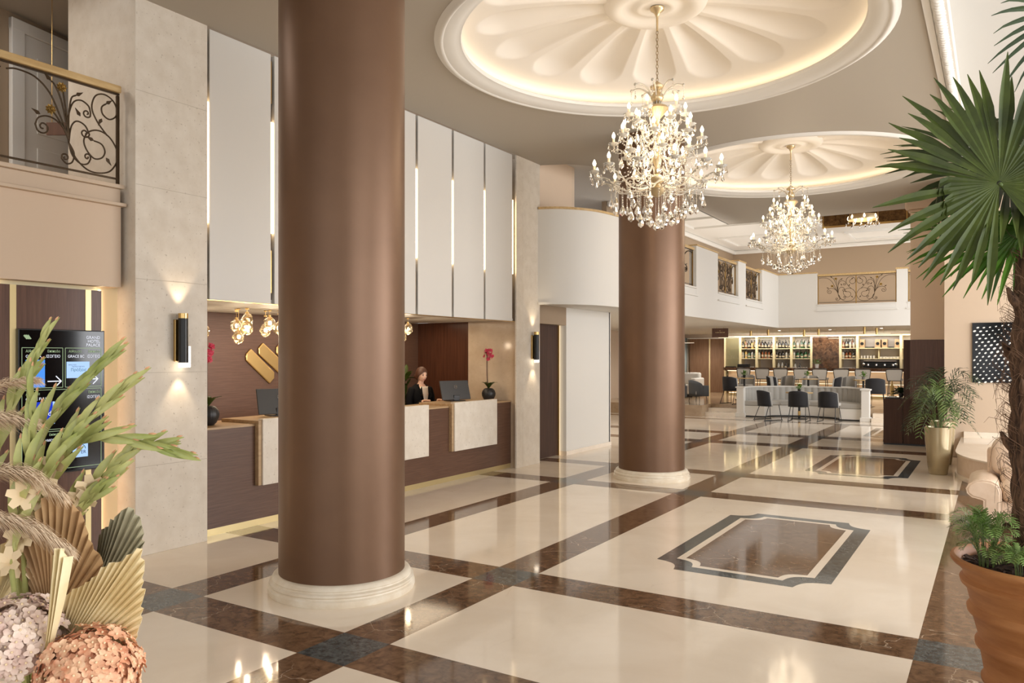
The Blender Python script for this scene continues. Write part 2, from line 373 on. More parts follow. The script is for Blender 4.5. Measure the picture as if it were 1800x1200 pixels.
# ---- floor: cream marble with brown strips and blue-grey crossings, in one mesh
fl = MB()
xs = [-13, -5.27, -4.90, -3.50, -3.125, -0.41, 0.25, 7]
xk = [0, 1, 0, 1, 0, 1, 0]
ys = [-7, -4.6, -4.2, -2.9, -2.5, -.9, -.5, 3.21, 3.605, 5.015, 5.41, 9.44, 9.83, 11.25, 11.65, 15.41, 15.9, 17.4, 17.93, 21.1, 21.5, 24]
for i in range(len(xs) - 1):
    for j in range(len(ys) - 1):
        yk = j % 2 if j else 0
        k = 2 if (xk[i] and yk) else (1 if (xk[i] or yk) else 0)
        if ys[j] >= 21.5: k = 0
        fl.poly([(xs[i], ys[j], 0), (xs[i + 1], ys[j], 0), (xs[i + 1], ys[j + 1], 0), (xs[i], ys[j + 1], 0)], k)
def medallion(cx, cy, hx, hy, z0):
    for q, (ins, k) in enumerate([(0, 2), (.14, 0), (.205, 1)]):
        a, b, r = hx - ins, hy - ins, .235 - ins * .25; z = z0 + q * .0006; P = []
        for sx, sy, st in ((1, 1, 0), (-1, 1, 1), (-1, -1, 2), (1, -1, 3)):
            pts = []
            for t in range(9):
                an = pi / 2 * t / 8
                # shallow concave notch at each corner
                ax, ay = (a - r * (1 - sin(an)) * 1.0, b - r * (1 - cos(an)) * 1.0)
                px, py = a - r * cos(an) ** 1.0, b - r * sin(an) ** 1.0
                mx, my = a - r + r * (t / 8), b - r * (t / 8)
                px = a - r + (r * sin(an)) * .0 + r * (t / 8) * 1.0 - .22 * r * sin(pi * t / 8); py = b - r * (t / 8) - .22 * r * sin(pi * t / 8)
                pts.append((cx + sx * px, cy + sy * py, z))
            if st in (1, 3): pts.reverse()
            pts.reverse() if False else None
            P += pts
        # order round the outline
        P.sort(key=lambda p: atan2((p[1] - cy) / b, (p[0] - cx) / a))
        c0 = (cx, cy, z); n = len(P)
        fl.add([c0] + P, [(0, 1 + i_, 1 + (i_ + 1) % n) for i_ in range(n)], k)
for cyy in (1.36, 7.43, 13.5, 19.55): medallion(-1.78, cyy, .705, 1.325, .0008)
struct(fl.build('floor', ['cream_marble', 'brown_marble', 'blue_marble']), 'polished cream marble floor with brown strips and inlaid medallions')
# raised lounge floor with steps
m = MB().box(-13, 22.95, 0, -6.30, 31, .32).box(-6.30, 24.10, 0, -2.90, 31, .32).box(-2.90, 22.95, 0, 7, 31, .32).box(-13, 21.95, 0, -7.25, 22.95, .32)
struct(m.build('floor_raised', 'tread'), 'raised stone floor of the lounge and bar')
m = MB().box(-7.25, 22.3, 0, -6.38, 22.95, .11).box(-7.25, 22.6, .11, -6.38, 22.95, .215).box(-2.80, 22.3, 0, -.9, 22.95, .11).box(-2.80, 22.6, .11, -.9, 22.95, .215)
struct(m.build('trim_steps', 'cream_marble'), 'low cream marble steps up to the lounge')
# ---- dark ceiling with two round openings
DX, DY = -2.93, (7.43, 13.5); HR = 2.16; HS = 2.185
ce = MB()
def rect(x0, y0, x1, y1): ce.box(x0, y0, CZ, x1, y1, CZ + .06)
rect(-5.115, -7, -.745, DY[0] - HS); rect(-5.115, DY[0] + HS, -.745, DY[1] - HS); rect(-5.115, DY[1] + HS, -.745, 18.4)
rect(-.745, -7, -.50, 18.4); rect(-6.33, -7, -5.115, 11.0)
ed = [(-6.45, 11.0), (-6.27, 11.06), (-5.93, 11.2), (-5.66, 11.5), (-5.48, 12.0), (-5.42, 12.6), (-5.42, 18.4), (-5.115, 18.4), (-5.115, 11.0)]
ce.prism(list(reversed(ed)), CZ, CZ + .06)
N_ = 64
for yc in DY:
    sq = []; ci = []
    for i in range(N_):
        a = 2 * pi * (i + .5) / N_; c_, s_ = cos(a), sin(a); k = HS / max(abs(c_), abs(s_))
        sq.append((DX + c_ * k, yc + s_ * k)); ci.append((DX + c_ * HR, yc + s_ * HR))
    # square corners
    for z in (CZ, CZ + .06):
        vs = [(p[0], p[1], z) for p in sq] + [(p[0], p[1], z) for p in ci]
        ce.add(vs, [(i, (i + 1) % N_, N_ + (i + 1) % N_, N_ + i) for i in range(N_)])
    for sx in (-1, 1):
        for sy in (-1, 1):
            i = min(range(N_), key=lambda q: (sq[q][0] - (DX + sx * HS)) ** 2 + (sq[q][1] - (yc + sy * HS)) ** 2)
            ps = sorted(range(N_), key=lambda q: (sq[q][0] - (DX + sx * HS)) ** 2 + (sq[q][1] - (yc + sy * HS)) ** 2)[:2]
            ce.poly([(sq[ps[0]][0], sq[ps[0]][1], CZ), (DX + sx * HS, yc + sy * HS, CZ), (sq[ps[1]][0], sq[ps[1]][1], CZ)])
struct(ce.build('ceiling', 'taupe'), 'flat taupe ceiling over the lobby')
# ---- shallow scalloped domes with cove light
def dome_pt(r, a, top):
    z = 5.31 - .30 * (r / 2.22) ** 2
    k = a / (2 * pi / 15); d = abs(k - round(k)) * 2 * pi / 15
    # petal: teardrop, narrow at the hub and round at the tip
    x = r * cos(d); y = r * sin(d); rt = 1.52
    if x < rt: w = .06 + .19 * max(0, (x - .45) / (rt - .45)) ** .9; e = y / w if x > .42 else 9
    else: e = sqrt((x - rt) ** 2 / .29 ** 2 + y ** 2 / .25 ** 2)
    if e < 1:
        z += .085 * (1 - e * e) ** .85 * min(1, max(.25, (r - .42) / .5))
    return z
for idx, yc in enumerate(DY):
    nm = ('near', 'far')[idx]
    t = thing('ceiling_dome', 'round white scalloped dome glowing over the %s chandelier' % nm, 'ceiling dome', (DX, yc, CZ), group=None, kind='structure')
    b = MB()
    ph = radians(88 - 24 * 4)
    def fn(u, v):
        r = .02 + 2.2 * v ** .9; a = u * 2 * pi
        return (DX + r * cos(a), yc + r * sin(a), dome_pt(r, (a - ph) % (2 * pi), CZ))
    b.grid(fn, 540, 84)
    b.build('dome_shell', 'plaster', t, smooth=True)
    MB().lathe([(0, 5.27), (.12, 5.27), (.15, 5.255), (.19, 5.255), (.22, 5.275), (.30, 5.275), (.34, 5.25), (.40, 5.235), (.46, 5.245), (.50, 5.275), (.52, 5.31)], 64, (DX, yc, 0)).build('rosette', 'plaster', t, smooth=50)
    MB().lathe([(2.22, 4.93), (2.22, 5.03)], 64, (DX, yc, 0)).build('cove_wall', 'plaster', t, smooth=True)
    MB().lathe([(2.23, 4.90), (2.23, 4.868), (2.19, 4.845), (2.17, 4.835), (2.15, 4.838), (2.14, 4.848), (2.08, 4.852), (2.02, 4.875), (1.99, 4.895), (1.965, 4.90), (1.955, 4.93), (1.965, 4.945), (1.99, 4.945), (2.0, 4.925), (2.23, 4.925)], 96, (DX, yc, 0)).build('cornice_ring', 'white', t, smooth=40)
    MB().lathe([(2.06, 4.931), (2.10, 4.931)], 64, (DX, yc, 0)).build('light_strip', 'led', t)
# ---- left wall: limestone pillars
PX = -6.33
def jointed(m, x, ys_, zs): pass
p = MB().box(-7.4, 3.976, 0, PX, 4.70, 5.6)
struct(p.build('wall_left_pillar_near', 'stone', bevel=.004), 'tall limestone pillar beside the directory screen')
for z in (.75, 1.58, 2.41, 3.24, 4.07): pass
jm = MB()
for z in (.78, 1.60, 2.42, 3.24, 4.06):
    jm.box(PX, 3.98, z, PX + .0012, 4.70, z + .003)
struct(jm.build('trim_joint_near', mat('joint', C(176, 162, 142), .8)), 'fine joints of the near limestone pillar')
p = MB().box(-7.4, 10.46, 0, PX, 10.997, CZ).box(-6.36, 10.27, 0, PX, 10.46, CZ)
struct(p.build('wall_left_pillar_far', 'stone', bevel=.004), 'tall limestone pillar at the far end of the reception')
# upper wall behind the panels, alcove shell
struct(MB().box(-8.6, 4.70, 2.33, -6.43, 10.27, 5.2).build('wall_left_upper', 'taupe_wall'), 'wall behind the white panels')
struct(MB().box(-8.6, 4.70, 2.30, -6.40, 10.27, 2.33).build('trim_alcove_soffit', 'white'), 'soffit of the reception alcove')
b = MB().box(-8.43, 4.6, 0, -8.33, 10.43, 2.3)
struct(b.build('wall_reception_back', 'wood_diag'), 'dark wood back wall of the reception')
struct(MB().box(-8.43, 10.33, 0, -7.29, 10.45, 2.3).build('wall_reception_side', 'wood_dark'), 'dark glossy wood side wall of the reception')
struct(MB().box(-7.29, 10.33, 0, -6.36, 10.45, 2.3).build('wall_reception_stone', 'stone_warm'), 'polished stone side wall of the reception')
struct(MB().box(-8.43, 4.60, 0, -7.0, 4.70, 2.3).build('wall_reception_near', 'wood_dark'), 'near side wall of the reception alcove')
# panel cladding: seven lacquered panels, lit gaps with brass bars
cl = thing('wall_cladding', 'tall white lacquered wall panels with lit brass gaps above the reception desk', 'wall panelling', (-6.36, 7.4, 2.29))
for i in range(7):
    y0 = 4.745 + i * .785
    MB().box(-6.41, y0, 2.287, -6.36, y0 + .738, 4.864).build('wall_panel', 'panel', cl, bevel=.004)
for i in range(8):
    y0 = 4.698 + i * .785; y1 = y0 + .047 if i < 7 else 10.235
    if i == 7: y1 = 10.24
    MB().box(-6.40, y0, 3.02, -6.372, min(y1, y0 + .047), 4.17).build('light_strip', 'led_strip', cl)
    MB().box(-6.425, y0 + .004, 2.40, -6.375, y0 + .022, 2.84).build('brass_bar', 'brass', cl)
    MB().box(-6.425, y0 + .004, 4.36, -6.375, y0 + .022, 4.80).build('brass_bar', 'brass', cl)
MB().box(-6.41, 4.70, 2.280, -6.355, 10.26, 2.287).build('edge_trim', 'brass', cl)
# ---- near left: directory alcove under the gallery
struct(MB().box(-6.75, -7, 0, -6.62, 2.55, 2.33).build('wall_left_entry', 'beige'), 'beige wall left of the directory screen')
struct(MB().box(-6.72, 2.5, 0, -6.60, 3.98, 2.36).build('wall_left_niche', 'niche'), 'lit back wall of the directory niche')
struct(MB().box(-12, -7, 2.345, -6.47, 3.93, 3.05).build('wall_left_gallery', 'tan'), 'plain tan front of the near gallery')
struct(MB().box(-6.9, -7, 3.045, -6.42, 3.955, 3.075).box(-6.80, -7, 3.075, -6.475, 3.93, 3.20).box(-6.85, -7, 3.20, -6.44, 3.945, 3.235).build('trim_gallery_near', 'beige', bevel=.006), 'stone mouldings on the near gallery edge')
sg = thing('feature_panel', 'dark wood panel with two vertical brass bands behind the directory screen', 'wall panel', (-6.58, 3.4, 0))
MB().box(-6.58, 2.97, .0, -6.545, 3.80, 2.31).build('wood_panel', 'wood', sg)
for y in (3.065, 3.66): MB().box(-6.546, y, 0, -6.54, y + .048, 2.31).build('brass_band', 'gold_band', sg)
MB().box(-6.598, 2.955, 0, -6.585, 2.968, 2.32).build('light_strip', 'led_soft', sg)
MB().box(-6.598, 3.802, 0, -6.585, 3.815, 2.32).build('light_strip', 'led_soft', sg)
# upstairs behind the near gallery
struct(MB().prism([(-8.25, 2.6), (-8.85, 5.1), (-9.0, 5.1), (-8.4, 2.6)], 3.0, 5.3).build('wall_gallery_near', 'taupe_wall'), 'taupe wall of the near upper gallery')
struct(MB().prism([(-7.0, -1), (-8.28, 2.7), (-8.45, 2.6), (-7.3, -1.2)], 3.0, 5.3).build('wall_gallery_side', 'taupe_wall'), 'side wall of the near upper gallery')
struct(MB().box(-12, -7, 5.28, -6.33, 5.2, 5.34).build('ceiling_gallery_near', 'taupe'), 'ceiling of the near upper gallery')
struct(MB().box(-9.3, 4.9, 3.0, -7.3, 5.0, 5.3).build('wall_gallery_end', 'beige'), 'end wall of the near upper gallery')
dv = Vector((-.233, .972, 0)); dn = Vector((.972, .233, 0))
def dpt(t, off, z): q = Vector((-8.25, 2.6, 0)) + dv * t + dn * off; return (q.x, q.y, z)
dr = thing('door_1', 'white panelled door in a white frame on the near upper gallery', 'door', dpt(2.0, .0, 3.1), kind='structure')
b = MB()
for (t0, t1, z0, z1, o) in [(1.45, 1.60, 3.1, 5.22, .05), (2.42, 2.56, 3.1, 5.22, .05), (1.45, 2.56, 5.10, 5.22, .055)]:
    b.obox(dpt((t0 + t1) / 2, .03, (z0 + z1) / 2), (o, t1 - t0, z1 - z0), (dn, dv, UV))
b.build('door_frame', 'white', dr, bevel=.008)
b = MB().obox(dpt(2.01, .015, 4.1), (.04, .82, 2.0), (dn, dv, UV))
for (t0, t1, z0, z1) in [(1.75, 2.27, 4.1, 4.9), (1.75, 2.27, 3.3, 3.95)]:
    b.obox(dpt((t0 + t1) / 2, .035, (z0 + z1) / 2), (.015, t1 - t0, z1 - z0), (dn, dv, UV))
b.build('door_leaf', 'white', dr, bevel=.008)
# small brown sign plate seen through the railing
t = thing('room_sign', 'small brown hanging sign plate seen through the near railing', 'sign', (-7.6, 4.05, 3.95))
MB().obox((-7.6, 4.05, 3.93), (.34, .02, .12), (RV, FV, UV)).build('sign_plate', 'wood', t)
for q in (-.12, .12): MB().tube([Vector((-7.6, 4.05, 3.98)) + RV * q, Vector((-7.6, 4.05, 5.28)) + RV * q], .003, 5).build('hanger', 'brass', t)
text('THE GALLERY', t, .035, Vector((-7.6, 4.05, 3.93)) - RV * .11 - FV * .012, (pi / 2, 0, YAW), 'gold_band') if False else None
# ---- door recess beyond the reception
struct(MB().box(-6.75, 10.99, 0, -6.57, 13.9, 2.6).build('wall_left_far_back', 'taupe_wall'), 'wall behind the far door')
struct(MB().prism([(-6.57, 12.10), (-6.44, 12.12), (-6.44, 13.94), (-6.57, 13.94)], 0, 2.6).build('wall_left_far', 'white'), 'pale wall beyond the far door')
struct(MB().box(-6.57, 12.09, 0, -6.42, 13.96, .07).build('baseboard_left', 'cream_marble'), 'cream marble skirting')
struct(MB().box(-8.5, 13.9, 0, -6.44, 13.97, 2.6).build('wall_hall_corner', 'white'), 'return wall of the corridor')
struct(MB().box(-6.57, 11.0, 2.29, -6.44, 12.12, 2.6).build('wall_left_over_door', 'taupe_wall'), 'wall over the far door')
t = thing('door_2', 'dark brown door with brass edge and glowing side strip beyond the far pillar', 'door', (-6.56, 11.5, 0), kind='structure')
MB().box(-6.57, 11.0, .01, -6.545, 12.0, 2.285).build('door_leaf', 'wood_box', t)
MB().box(-6.57, 12.0, .0, -6.53, 12.035, 2.285).build('brass_edge', 'brass', t)
MB().box(-6.57, 12.04, .0, -6.555, 12.095, 2.285).build('light_strip', emis('door_glow', (1, .78, .5, 1), 1.5), t)
# hall seen between that wall and the second column
struct(MB().box(-11, 14, 0, -10.9, 31, 2.6).build('wall_hall', 'beige'), 'beige wall far down the side hall')
# ---- galleries: curved end, long left side, back
def wallrun(pts, z0, z1, th, name, m_, label=None, smooth=False):
    b = MB(); n = len(pts); L_ = []; R_ = []
    for i, q in enumerate(pts):
        a = Vector(pts[max(i - 1, 0)]); c = Vector(pts[min(i + 1, n - 1)]); d = (c - a).normalized(); nn = Vector((-d.y, d.x))
        L_.append((q[0], q[1])); R_.append((q[0] + nn.x * th, q[1] + nn.y * th))
    b.prism(L_ + R_[::-1], z0, z1)
    return struct(b.build(name, m_, smooth=smooth), label)
curve = [(-6.33, 10.93), (-6.15, 10.99), (-5.98, 11.10), (-5.83, 11.26), (-5.70, 11.46), (-5.60, 11.7), (-5.54, 12.0), (-5.50, 12.35), (-5.50, 12.8)]
def spline(ps, k=6):
    out = []
    for i in range(len(ps) - 1):
        p0, p1, p2, p3 = ps[max(i - 1, 0)], ps[i], ps[i + 1], ps[min(i + 2, len(ps) - 1)]
        for j in range(k):
            t_ = j / k
            out.append(tuple(.5 * ((2 * p1[q]) + (-p0[q] + p2[q]) * t_ + (2 * p0[q] - 5 * p1[q] + 4 * p2[q] - p3[q]) * t_ ** 2 + (-p0[q] + 3 * p1[q] - 3 * p2[q] + p3[q]) * t_ ** 3) for q in range(len(p1))))
    out.append(tuple(ps[-1])); return out
cs = spline(curve, 5)
wallrun(cs, 2.62, 4.13, .15, 'wall_gallery_curve', 'white', 'curved white balcony front between the pillar and the second column', smooth=40)
wallrun([(x + .02, y - .02) for x, y in cs], 4.13, 4.165, .19, 'trim_gallery_cap', 'rail_oak', 'golden cap of the curved balcony', smooth=40)
wallrun([(x + .015, y - .015) for x, y in cs], 2.585, 2.62, .17, 'trim_gallery_foot', 'white', 'moulding under the curved balcony', smooth=40)
# under-gallery ceilings
struct(MB().prism([(-6.5, 10.99), (-6.15, 11.05), (-5.83, 11.3), (-5.6, 11.75), (-5.52, 12.4), (-5.52, 23.78), (0.5, 23.78), (.5, 31), (-13, 31), (-13, 10.99)], 2.60, 2.64).build('ceiling_under_gallery', 'white'), 'white ceiling under the gallery')
struct(MB().prism([(-6.6, 10.9), (-5.6, 11.8), (-5.6, 23.8), (.5, 23.8), (.5, 30), (-13, 30), (-13, 10.9)], 2.64, 3.0).build('floor_gallery', 'beige'), 'gallery floor slab')
GX = -5.5
# left side: solid wall with openings at given Y spans
def side_open(a0, a1, axis, w, th=.16):
    """parts of a parapet opening: sill moulding and lower lip"""
    b = MB(); c = MB(); n = 1 if axis == 'x' else -1
    if axis == 'x':
        b.box(w - th, a0, 3.05, w, a1, 3.20); c.box(w - th, a0, 3.20, w + .03, a1, 3.235); c.box(w, a0 - .03, 3.035, w + .04, a1 + .03, 3.065)
    else:
        b.box(a0, w, 3.05, a1, w + th, 3.20); c.box(a0, w - .03, 3.20, a1, w + th, 3.235); c.box(a0 - .03, w - .04, 3.035, a1 + .03, w, 3.065)
    return b, c
ops = [(13.4, 16.32), (17.85, 19.53), (20.22, 21.85)]
b = MB().box(GX - .16, 12.8, 2.585, GX, 23.9, 3.05)
yy = 12.8
for a0, a1 in ops + [(23.9, 24)]:
    b.box(GX - .16, yy, 3.05, GX, a0, 4.13); yy = a1
struct(b.build('wall_gallery_left', 'white'), 'white parapet along the left gallery')
c_ = MB(); tr = MB(); yy = 12.8
for a0, a1 in ops + [(23.9, 24)]:
    c_.box(GX - .18, yy, 4.13, GX + .02, a0, 4.16); yy = a1
for a0, a1 in ops:
    q, w_ = side_open(a0, a1, 'x', GX); tr.v and 0; 
    n0 = len(tr.v); tr.add(q.v, q.f); tr.add(w_.v, w_.f)
struct(tr.build('trim_gallery_left', 'white', bevel=.004), 'sills of the left gallery openings')
struct(c_.build('trim_gallery_left_cap', 'rail_oak'), 'golden caps of the left gallery parapet')
GY = 23.75
b = MB().box(-5.66, GY, 2.585, .5, GY + .16, 3.05).box(-5.66, GY, 3.05, -4.417, GY + .16, 4.14).box(-2.34, GY, 3.05, -2.07, GY + .16, 4.14)
struct(b.build('wall_gallery_back', 'white'), 'white parapet of the back gallery')
struct(MB().box(-5.66, GY - .02, 4.14, -4.417, GY + .18, 4.17).box(-2.36, GY - .02, 4.14, -2.05, GY + .18, 4.18).build('trim_gallery_back_cap', 'rail_oak'), 'caps of the back gallery parapet')
q, w_ = side_open(-4.417, -2.34, 'y', GY); q.add(w_.v, w_.f); q2, w2 = side_open(-2.07, .5, 'y', GY); q.add(q2.v, q2.f); q.add(w2.v, w2.f)
struct(q.build('trim_gallery_back', 'white', bevel=.004), 'sills of the back gallery openings')
# upper gallery walls and white ceiling with coffers
struct(MB().box(-6.70, 10.9, 3.0, -6.58, 12.6, 5.35).build('wall_upper_corner', 'tan'), 'tan wall over the curved balcony')
struct(MB().box(-12, 12.6, 3.0, -6.58, 12.7, 5.35).build('wall_upper_corner_return', 'beige'), 'return wall over the curved balcony')
struct(MB().box(-7.5, 15.8, 3.0, -7.38, 25.8, 5.3).build('wall_upper_left', 'taupe_wall'), 'taupe wall of the left upper gallery')
struct(MB().box(-10, 25.6, 3.0, 1, 25.75, 5.3).build('wall_upper_back', 'taupe_wall'), 'taupe wall of the back upper gallery')
ZW = 5.2
cw = MB().box(-13, 11, ZW, -5.42, 26, ZW + .1)
cw.box(-5.42, 18.4, ZW, -3.99, 26, ZW + .1).box(-3.99, 22.2, ZW, 1, 26, ZW + .1)
struct(cw.build('ceiling_upper', 'white'), 'white upper ceiling beyond the lobby')
struct(MB().box(-5.43, 12.5, CZ, -5.40, 18.4, ZW).box(-5.42, 18.4, CZ, -3.99, 18.43, ZW).build('trim_ceiling_edge', 'white'), 'white edge where the ceiling steps up')
struct(MB().box(-7.38, 15.8, 5.08, -7.28, 25.6, 5.2).box(-7.38, 25.5, 5.08, 1, 25.6, 5.2).build('trim_crown', 'white', bevel=.03), 'white crown moulding of the upper gallery')
# raised frames of the coffers under the white ceiling
cf = MB()
def frame(x0, y0, x1, y1, z, w=.09, h=.05):
    cf.box(x0, y0, z - h, x1, y0 + w, z + .01).box(x0, y1 - w, z - h, x1, y1, z + .01).box(x0, y0 + w, z - h, x0 + w, y1 - w, z + .01).box(x1 - w, y0 + w, z - h, x1, y1 - w, z + .01)
for (x0, y0, x1, y1) in [(-7.0, 16.5, -5.9, 17.9), (-7.0, 18.9, -5.0, 20.4), (-6.9, 22.4, -4.6, 24.2), (-3.6, 23.2, -1.9, 24.7)]: frame(x0, y0, x1, y1, ZW)
struct(cf.build('trim_coffer', 'white'), 'square coffer frames of the white ceiling')
# mirror band in the slot beyond the lobby ceiling
mb = thing('mirror_band', 'band of antique bronze mirror panels high above the back gallery', 'mirror', (-2.8, 22.2, 5.2))
for i in range(4):
    x0 = -3.97 + i * .675
    MB().box(x0 + .015, 22.185, ZW + .02, x0 + .66, 22.2, 6.0).build('mirror_panel', 'mirror', mb)
    MB().box(x0 - .015, 22.17, ZW, x0 + .015, 22.2, 6.0).build('brass_divider', 'brass', mb)
MB().box(-3.99, 22.165, ZW - .02, -.9, 22.2, ZW + .03).build('brass_sill', 'brass', mb)
struct(MB().box(-3.99, 22.2, ZW + .1, 1, 22.3, 6.2).box(-4.09, 18.4, ZW + .1, -3.99, 22.3, 6.2).box(-4.09, 18.34, CZ + .06, 1, 18.4, 6.2).box(-4.1, 18.3, 6.2, 1, 22.3, 6.3).build('ceiling_slot', 'taupe_wall'), 'raised ceiling slot')
# far walls under the gallery
wb = MB().box(-13, 30.2, .32, .5, 30.3, 2.62)
struct(wb.build('wall_back', 'beige'), 'wall behind the bar')
# right: pier, tan wall, cornice, high white ceiling
struct(MB().box(-1.44, 17.1, 0, -.70, 19.0, CZ).build('wall_right_pier', 'pier'), 'tan pier beside the dark cabinet')
struct(MB().prism([(-1.44, 17.1), (-.70, 17.1), (-.70, 17.6), (-1.44, 17.6)], CZ - .01, CZ).build('trim_pier', 'tan'), 'top of the pier')
struct(MB().box(-1.53, 17.02, 4.62, -.70, 17.2, 4.87).box(-1.48, 17.06, 4.56, -.70, 17.2, 4.62).build('trim_pier_capital', 'tan', bevel=.03), 'stepped capital of the tan pier')
struct(MB().box(-.775, 15.5, 0, 7, 15.65, 5.4).build('wall_right', 'beige'), 'beige wall behind the leather sofa')
struct(MB().box(-.775, 15.65, 0, -.68, 17.2, 5.4).build('wall_right_return', 'beige'), 'return of the beige wall')
struct(MB().box(-.48, 15.42, .35, 7, 15.5, .45).build('baseboard_right', 'cream_marble'), 'cream skirting on the platform')
# platform with rounded corner
pl = [(7, 15.5), (-.50, 15.5), (-.50, 13.3)] + [(-.5 + 1.35 * (1 - cos(a)), 13.3 - 1.75 * sin(a)) for a in [pi / 2 * i / 14 for i in range(1, 15)]] + [(7, 11.55)]
pl2 = [(x - .03 if x < 6 else x, y - .03 if y < 15 else y) for x, y in pl]
struct(MB().prism(pl, .05, .33).build('floor_platform', 'leather', smooth=30), 'low curved cream platform')
struct(MB().prism(pl2, 0, .06).prism([(x - .02 if x < 6 else x, y - .02 if y < 15 else y) for x, y in pl], .33, .35).build('trim_platform', 'cream_marble', smooth=30), 'stone edges of the platform')
struct(MB().box(-.46, -7, 5.3, 7, 15.6, 5.36).build('ceiling_right', 'ceiling_dimmed'), 'high white ceiling over the seating')
co = MB().box(-.50, -7, CZ - .005, -.40, 15.5, 5.3)
co.box(-.56, -7, CZ - .02, -.50, 15.5, CZ + .0)
struct(co.build('trim_cornice_board', 'white'), 'white cornice at the edge of the lobby ceiling')
rp = MB()
L0, L1 = 1.0, 15.5; nn = 900
for k in range(2):
    rp.tube([(-.44 + .026 * cos(i * .75 + k * pi), L0 + (L1 - L0) * i / nn, CZ - .02 + .026 * sin(i * .75 + k * pi)) for i in range(nn + 1)], .03, 5)
struct(rp.build('trim_cornice_rope', 'white', smooth=True), 'white rope moulding along the ceiling edge')
struct(MB().box(-.42, -7, CZ - .03, -.36, 15.5, CZ + .03).build('trim_cornice_bead', 'white', bevel=.01), 'bead beside the rope moulding')
# right and rear walls with tall windows (outside the picture, light comes in here)
wr = MB().box(6, -7, 0, 6.15, 15.6, .8).box(6, -7, 4.8, 6.15, 15.6, 5.4)
for y in (-7, -3.2, .6, 4.4, 8.2, 12.0, 15.1): wr.box(6, y, .8, 6.15, y + .5, 4.8)
struct(wr.build('wall_window_side', 'white'), 'window wall out of view on the right')
wr = MB().box(-12, -7.15, 0, 6.15, -7, .3).box(-12, -7.15, 4.6, 6.15, -7, 5.4)
for x in (-12, -8, -6.8, -4.0, -1.2, 1.6, 4.4, 5.7): wr.box(x, -7.15, .3, x + .5, -7, 4.6)
struct(wr.build('wall_rear', 'white'), 'entrance window wall behind the viewpoint')

# ================================================================== COLUMNS
for nm, y, lab in (('near', 4.32, 'big round bronze-brown column nearest in front of the reception desk'), ('far', 10.54, 'round bronze-brown column farther off beside the curved balcony')):
    t = thing('column', lab, 'column', (-4.215, y, 0), group='round lobby columns')
    MB().lathe([(.468, .10), (.468, CZ)], 96, (-4.215, y, 0)).build('shaft', 'bronze', t, smooth=True)
    pr = [(.50, 0), (.537, 0), (.545, .02), (.543, .045), (.53, .055), (.528, .062), (.536, .075), (.534, .088), (.515, .097), (.512, .104), (.516, .112), (.508, .128), (.49, .14), (.468, .142)]
    MB().lathe(pr, 96, (-4.215, y, 0)).build('base', 'base_stone', t, smooth=35)
# ================================================================== RECEPTION
DXF = -6.47
desk = thing('reception_desk', 'long brown wood reception desk with pale stone slabs hung on its front', 'reception desk', (-6.9, 7.5, 0))
MB().box(-7.15, 4.72, .07, DXF, 10.325, 1.03).build('desk_body', 'wood_diag', desk)
MB().box(-7.15, 4.72, 1.03, DXF, 10.325, 1.05).build('desk_top', 'oak', desk)
MB().box(-7.1, 4.72, 0, DXF - .01, 10.325, .07).build('plinth', 'gold_band', desk)
for y0 in (5.37, 7.04, 8.70):
    y1 = y0 + 1.09
    q = MB().box(-7.0, y0, 1.05, DXF + .055, y1, 1.085).box(DXF, y0, .42, DXF + .055, y0 + .04, 1.05)
    q.build('raised_ledge', 'oak', desk, bevel=.003)
    MB().box(DXF + .003, y0 + .04, .42, DXF + .075, y1 + .03, 1.10).build('stone_slab', 'stone', desk, bevel=.004)
# monogram on the back wall: rounded slanted bars
lg = thing('wall_logo', 'brass monogram of slanted rounded bars on the dark reception wall', 'logo', (-8.32, 7.2, 1.65))
def bar(y0, z0, y1, z1, w=.085):
    d = Vector((y1 - y0, z1 - z0)).normalized(); n = Vector((-d.y, d.x)); P = []
    a = Vector((y0, z0)); b = Vector((y1, z1)); P = [a - n * w, a + n * w, b + n * w * .9 + Vector((0, 0)), b + n * w * .2 + d * w, b - n * w + d * w * .1]
    P = [a + Vector((0, 0)) + n * w, a - d * w * .2 - n * w * .2, a + d * w * .4 - n * w, b - n * w, b + d * w * .2 + n * w * .2, b - d * w * .4 + n * w]
    MB().prism([(p.x, p.y) for p in P], -8.33, -8.305, axis=0).build('logo_bar', 'brass', lg, bevel=.012, seg=3)
bar(6.78, 1.78, 7.20, 1.44); bar(6.98, 1.86, 7.42, 1.53); bar(7.28, 1.87, 7.72, 1.54); bar(7.55, 1.87, 7.9, 1.60)
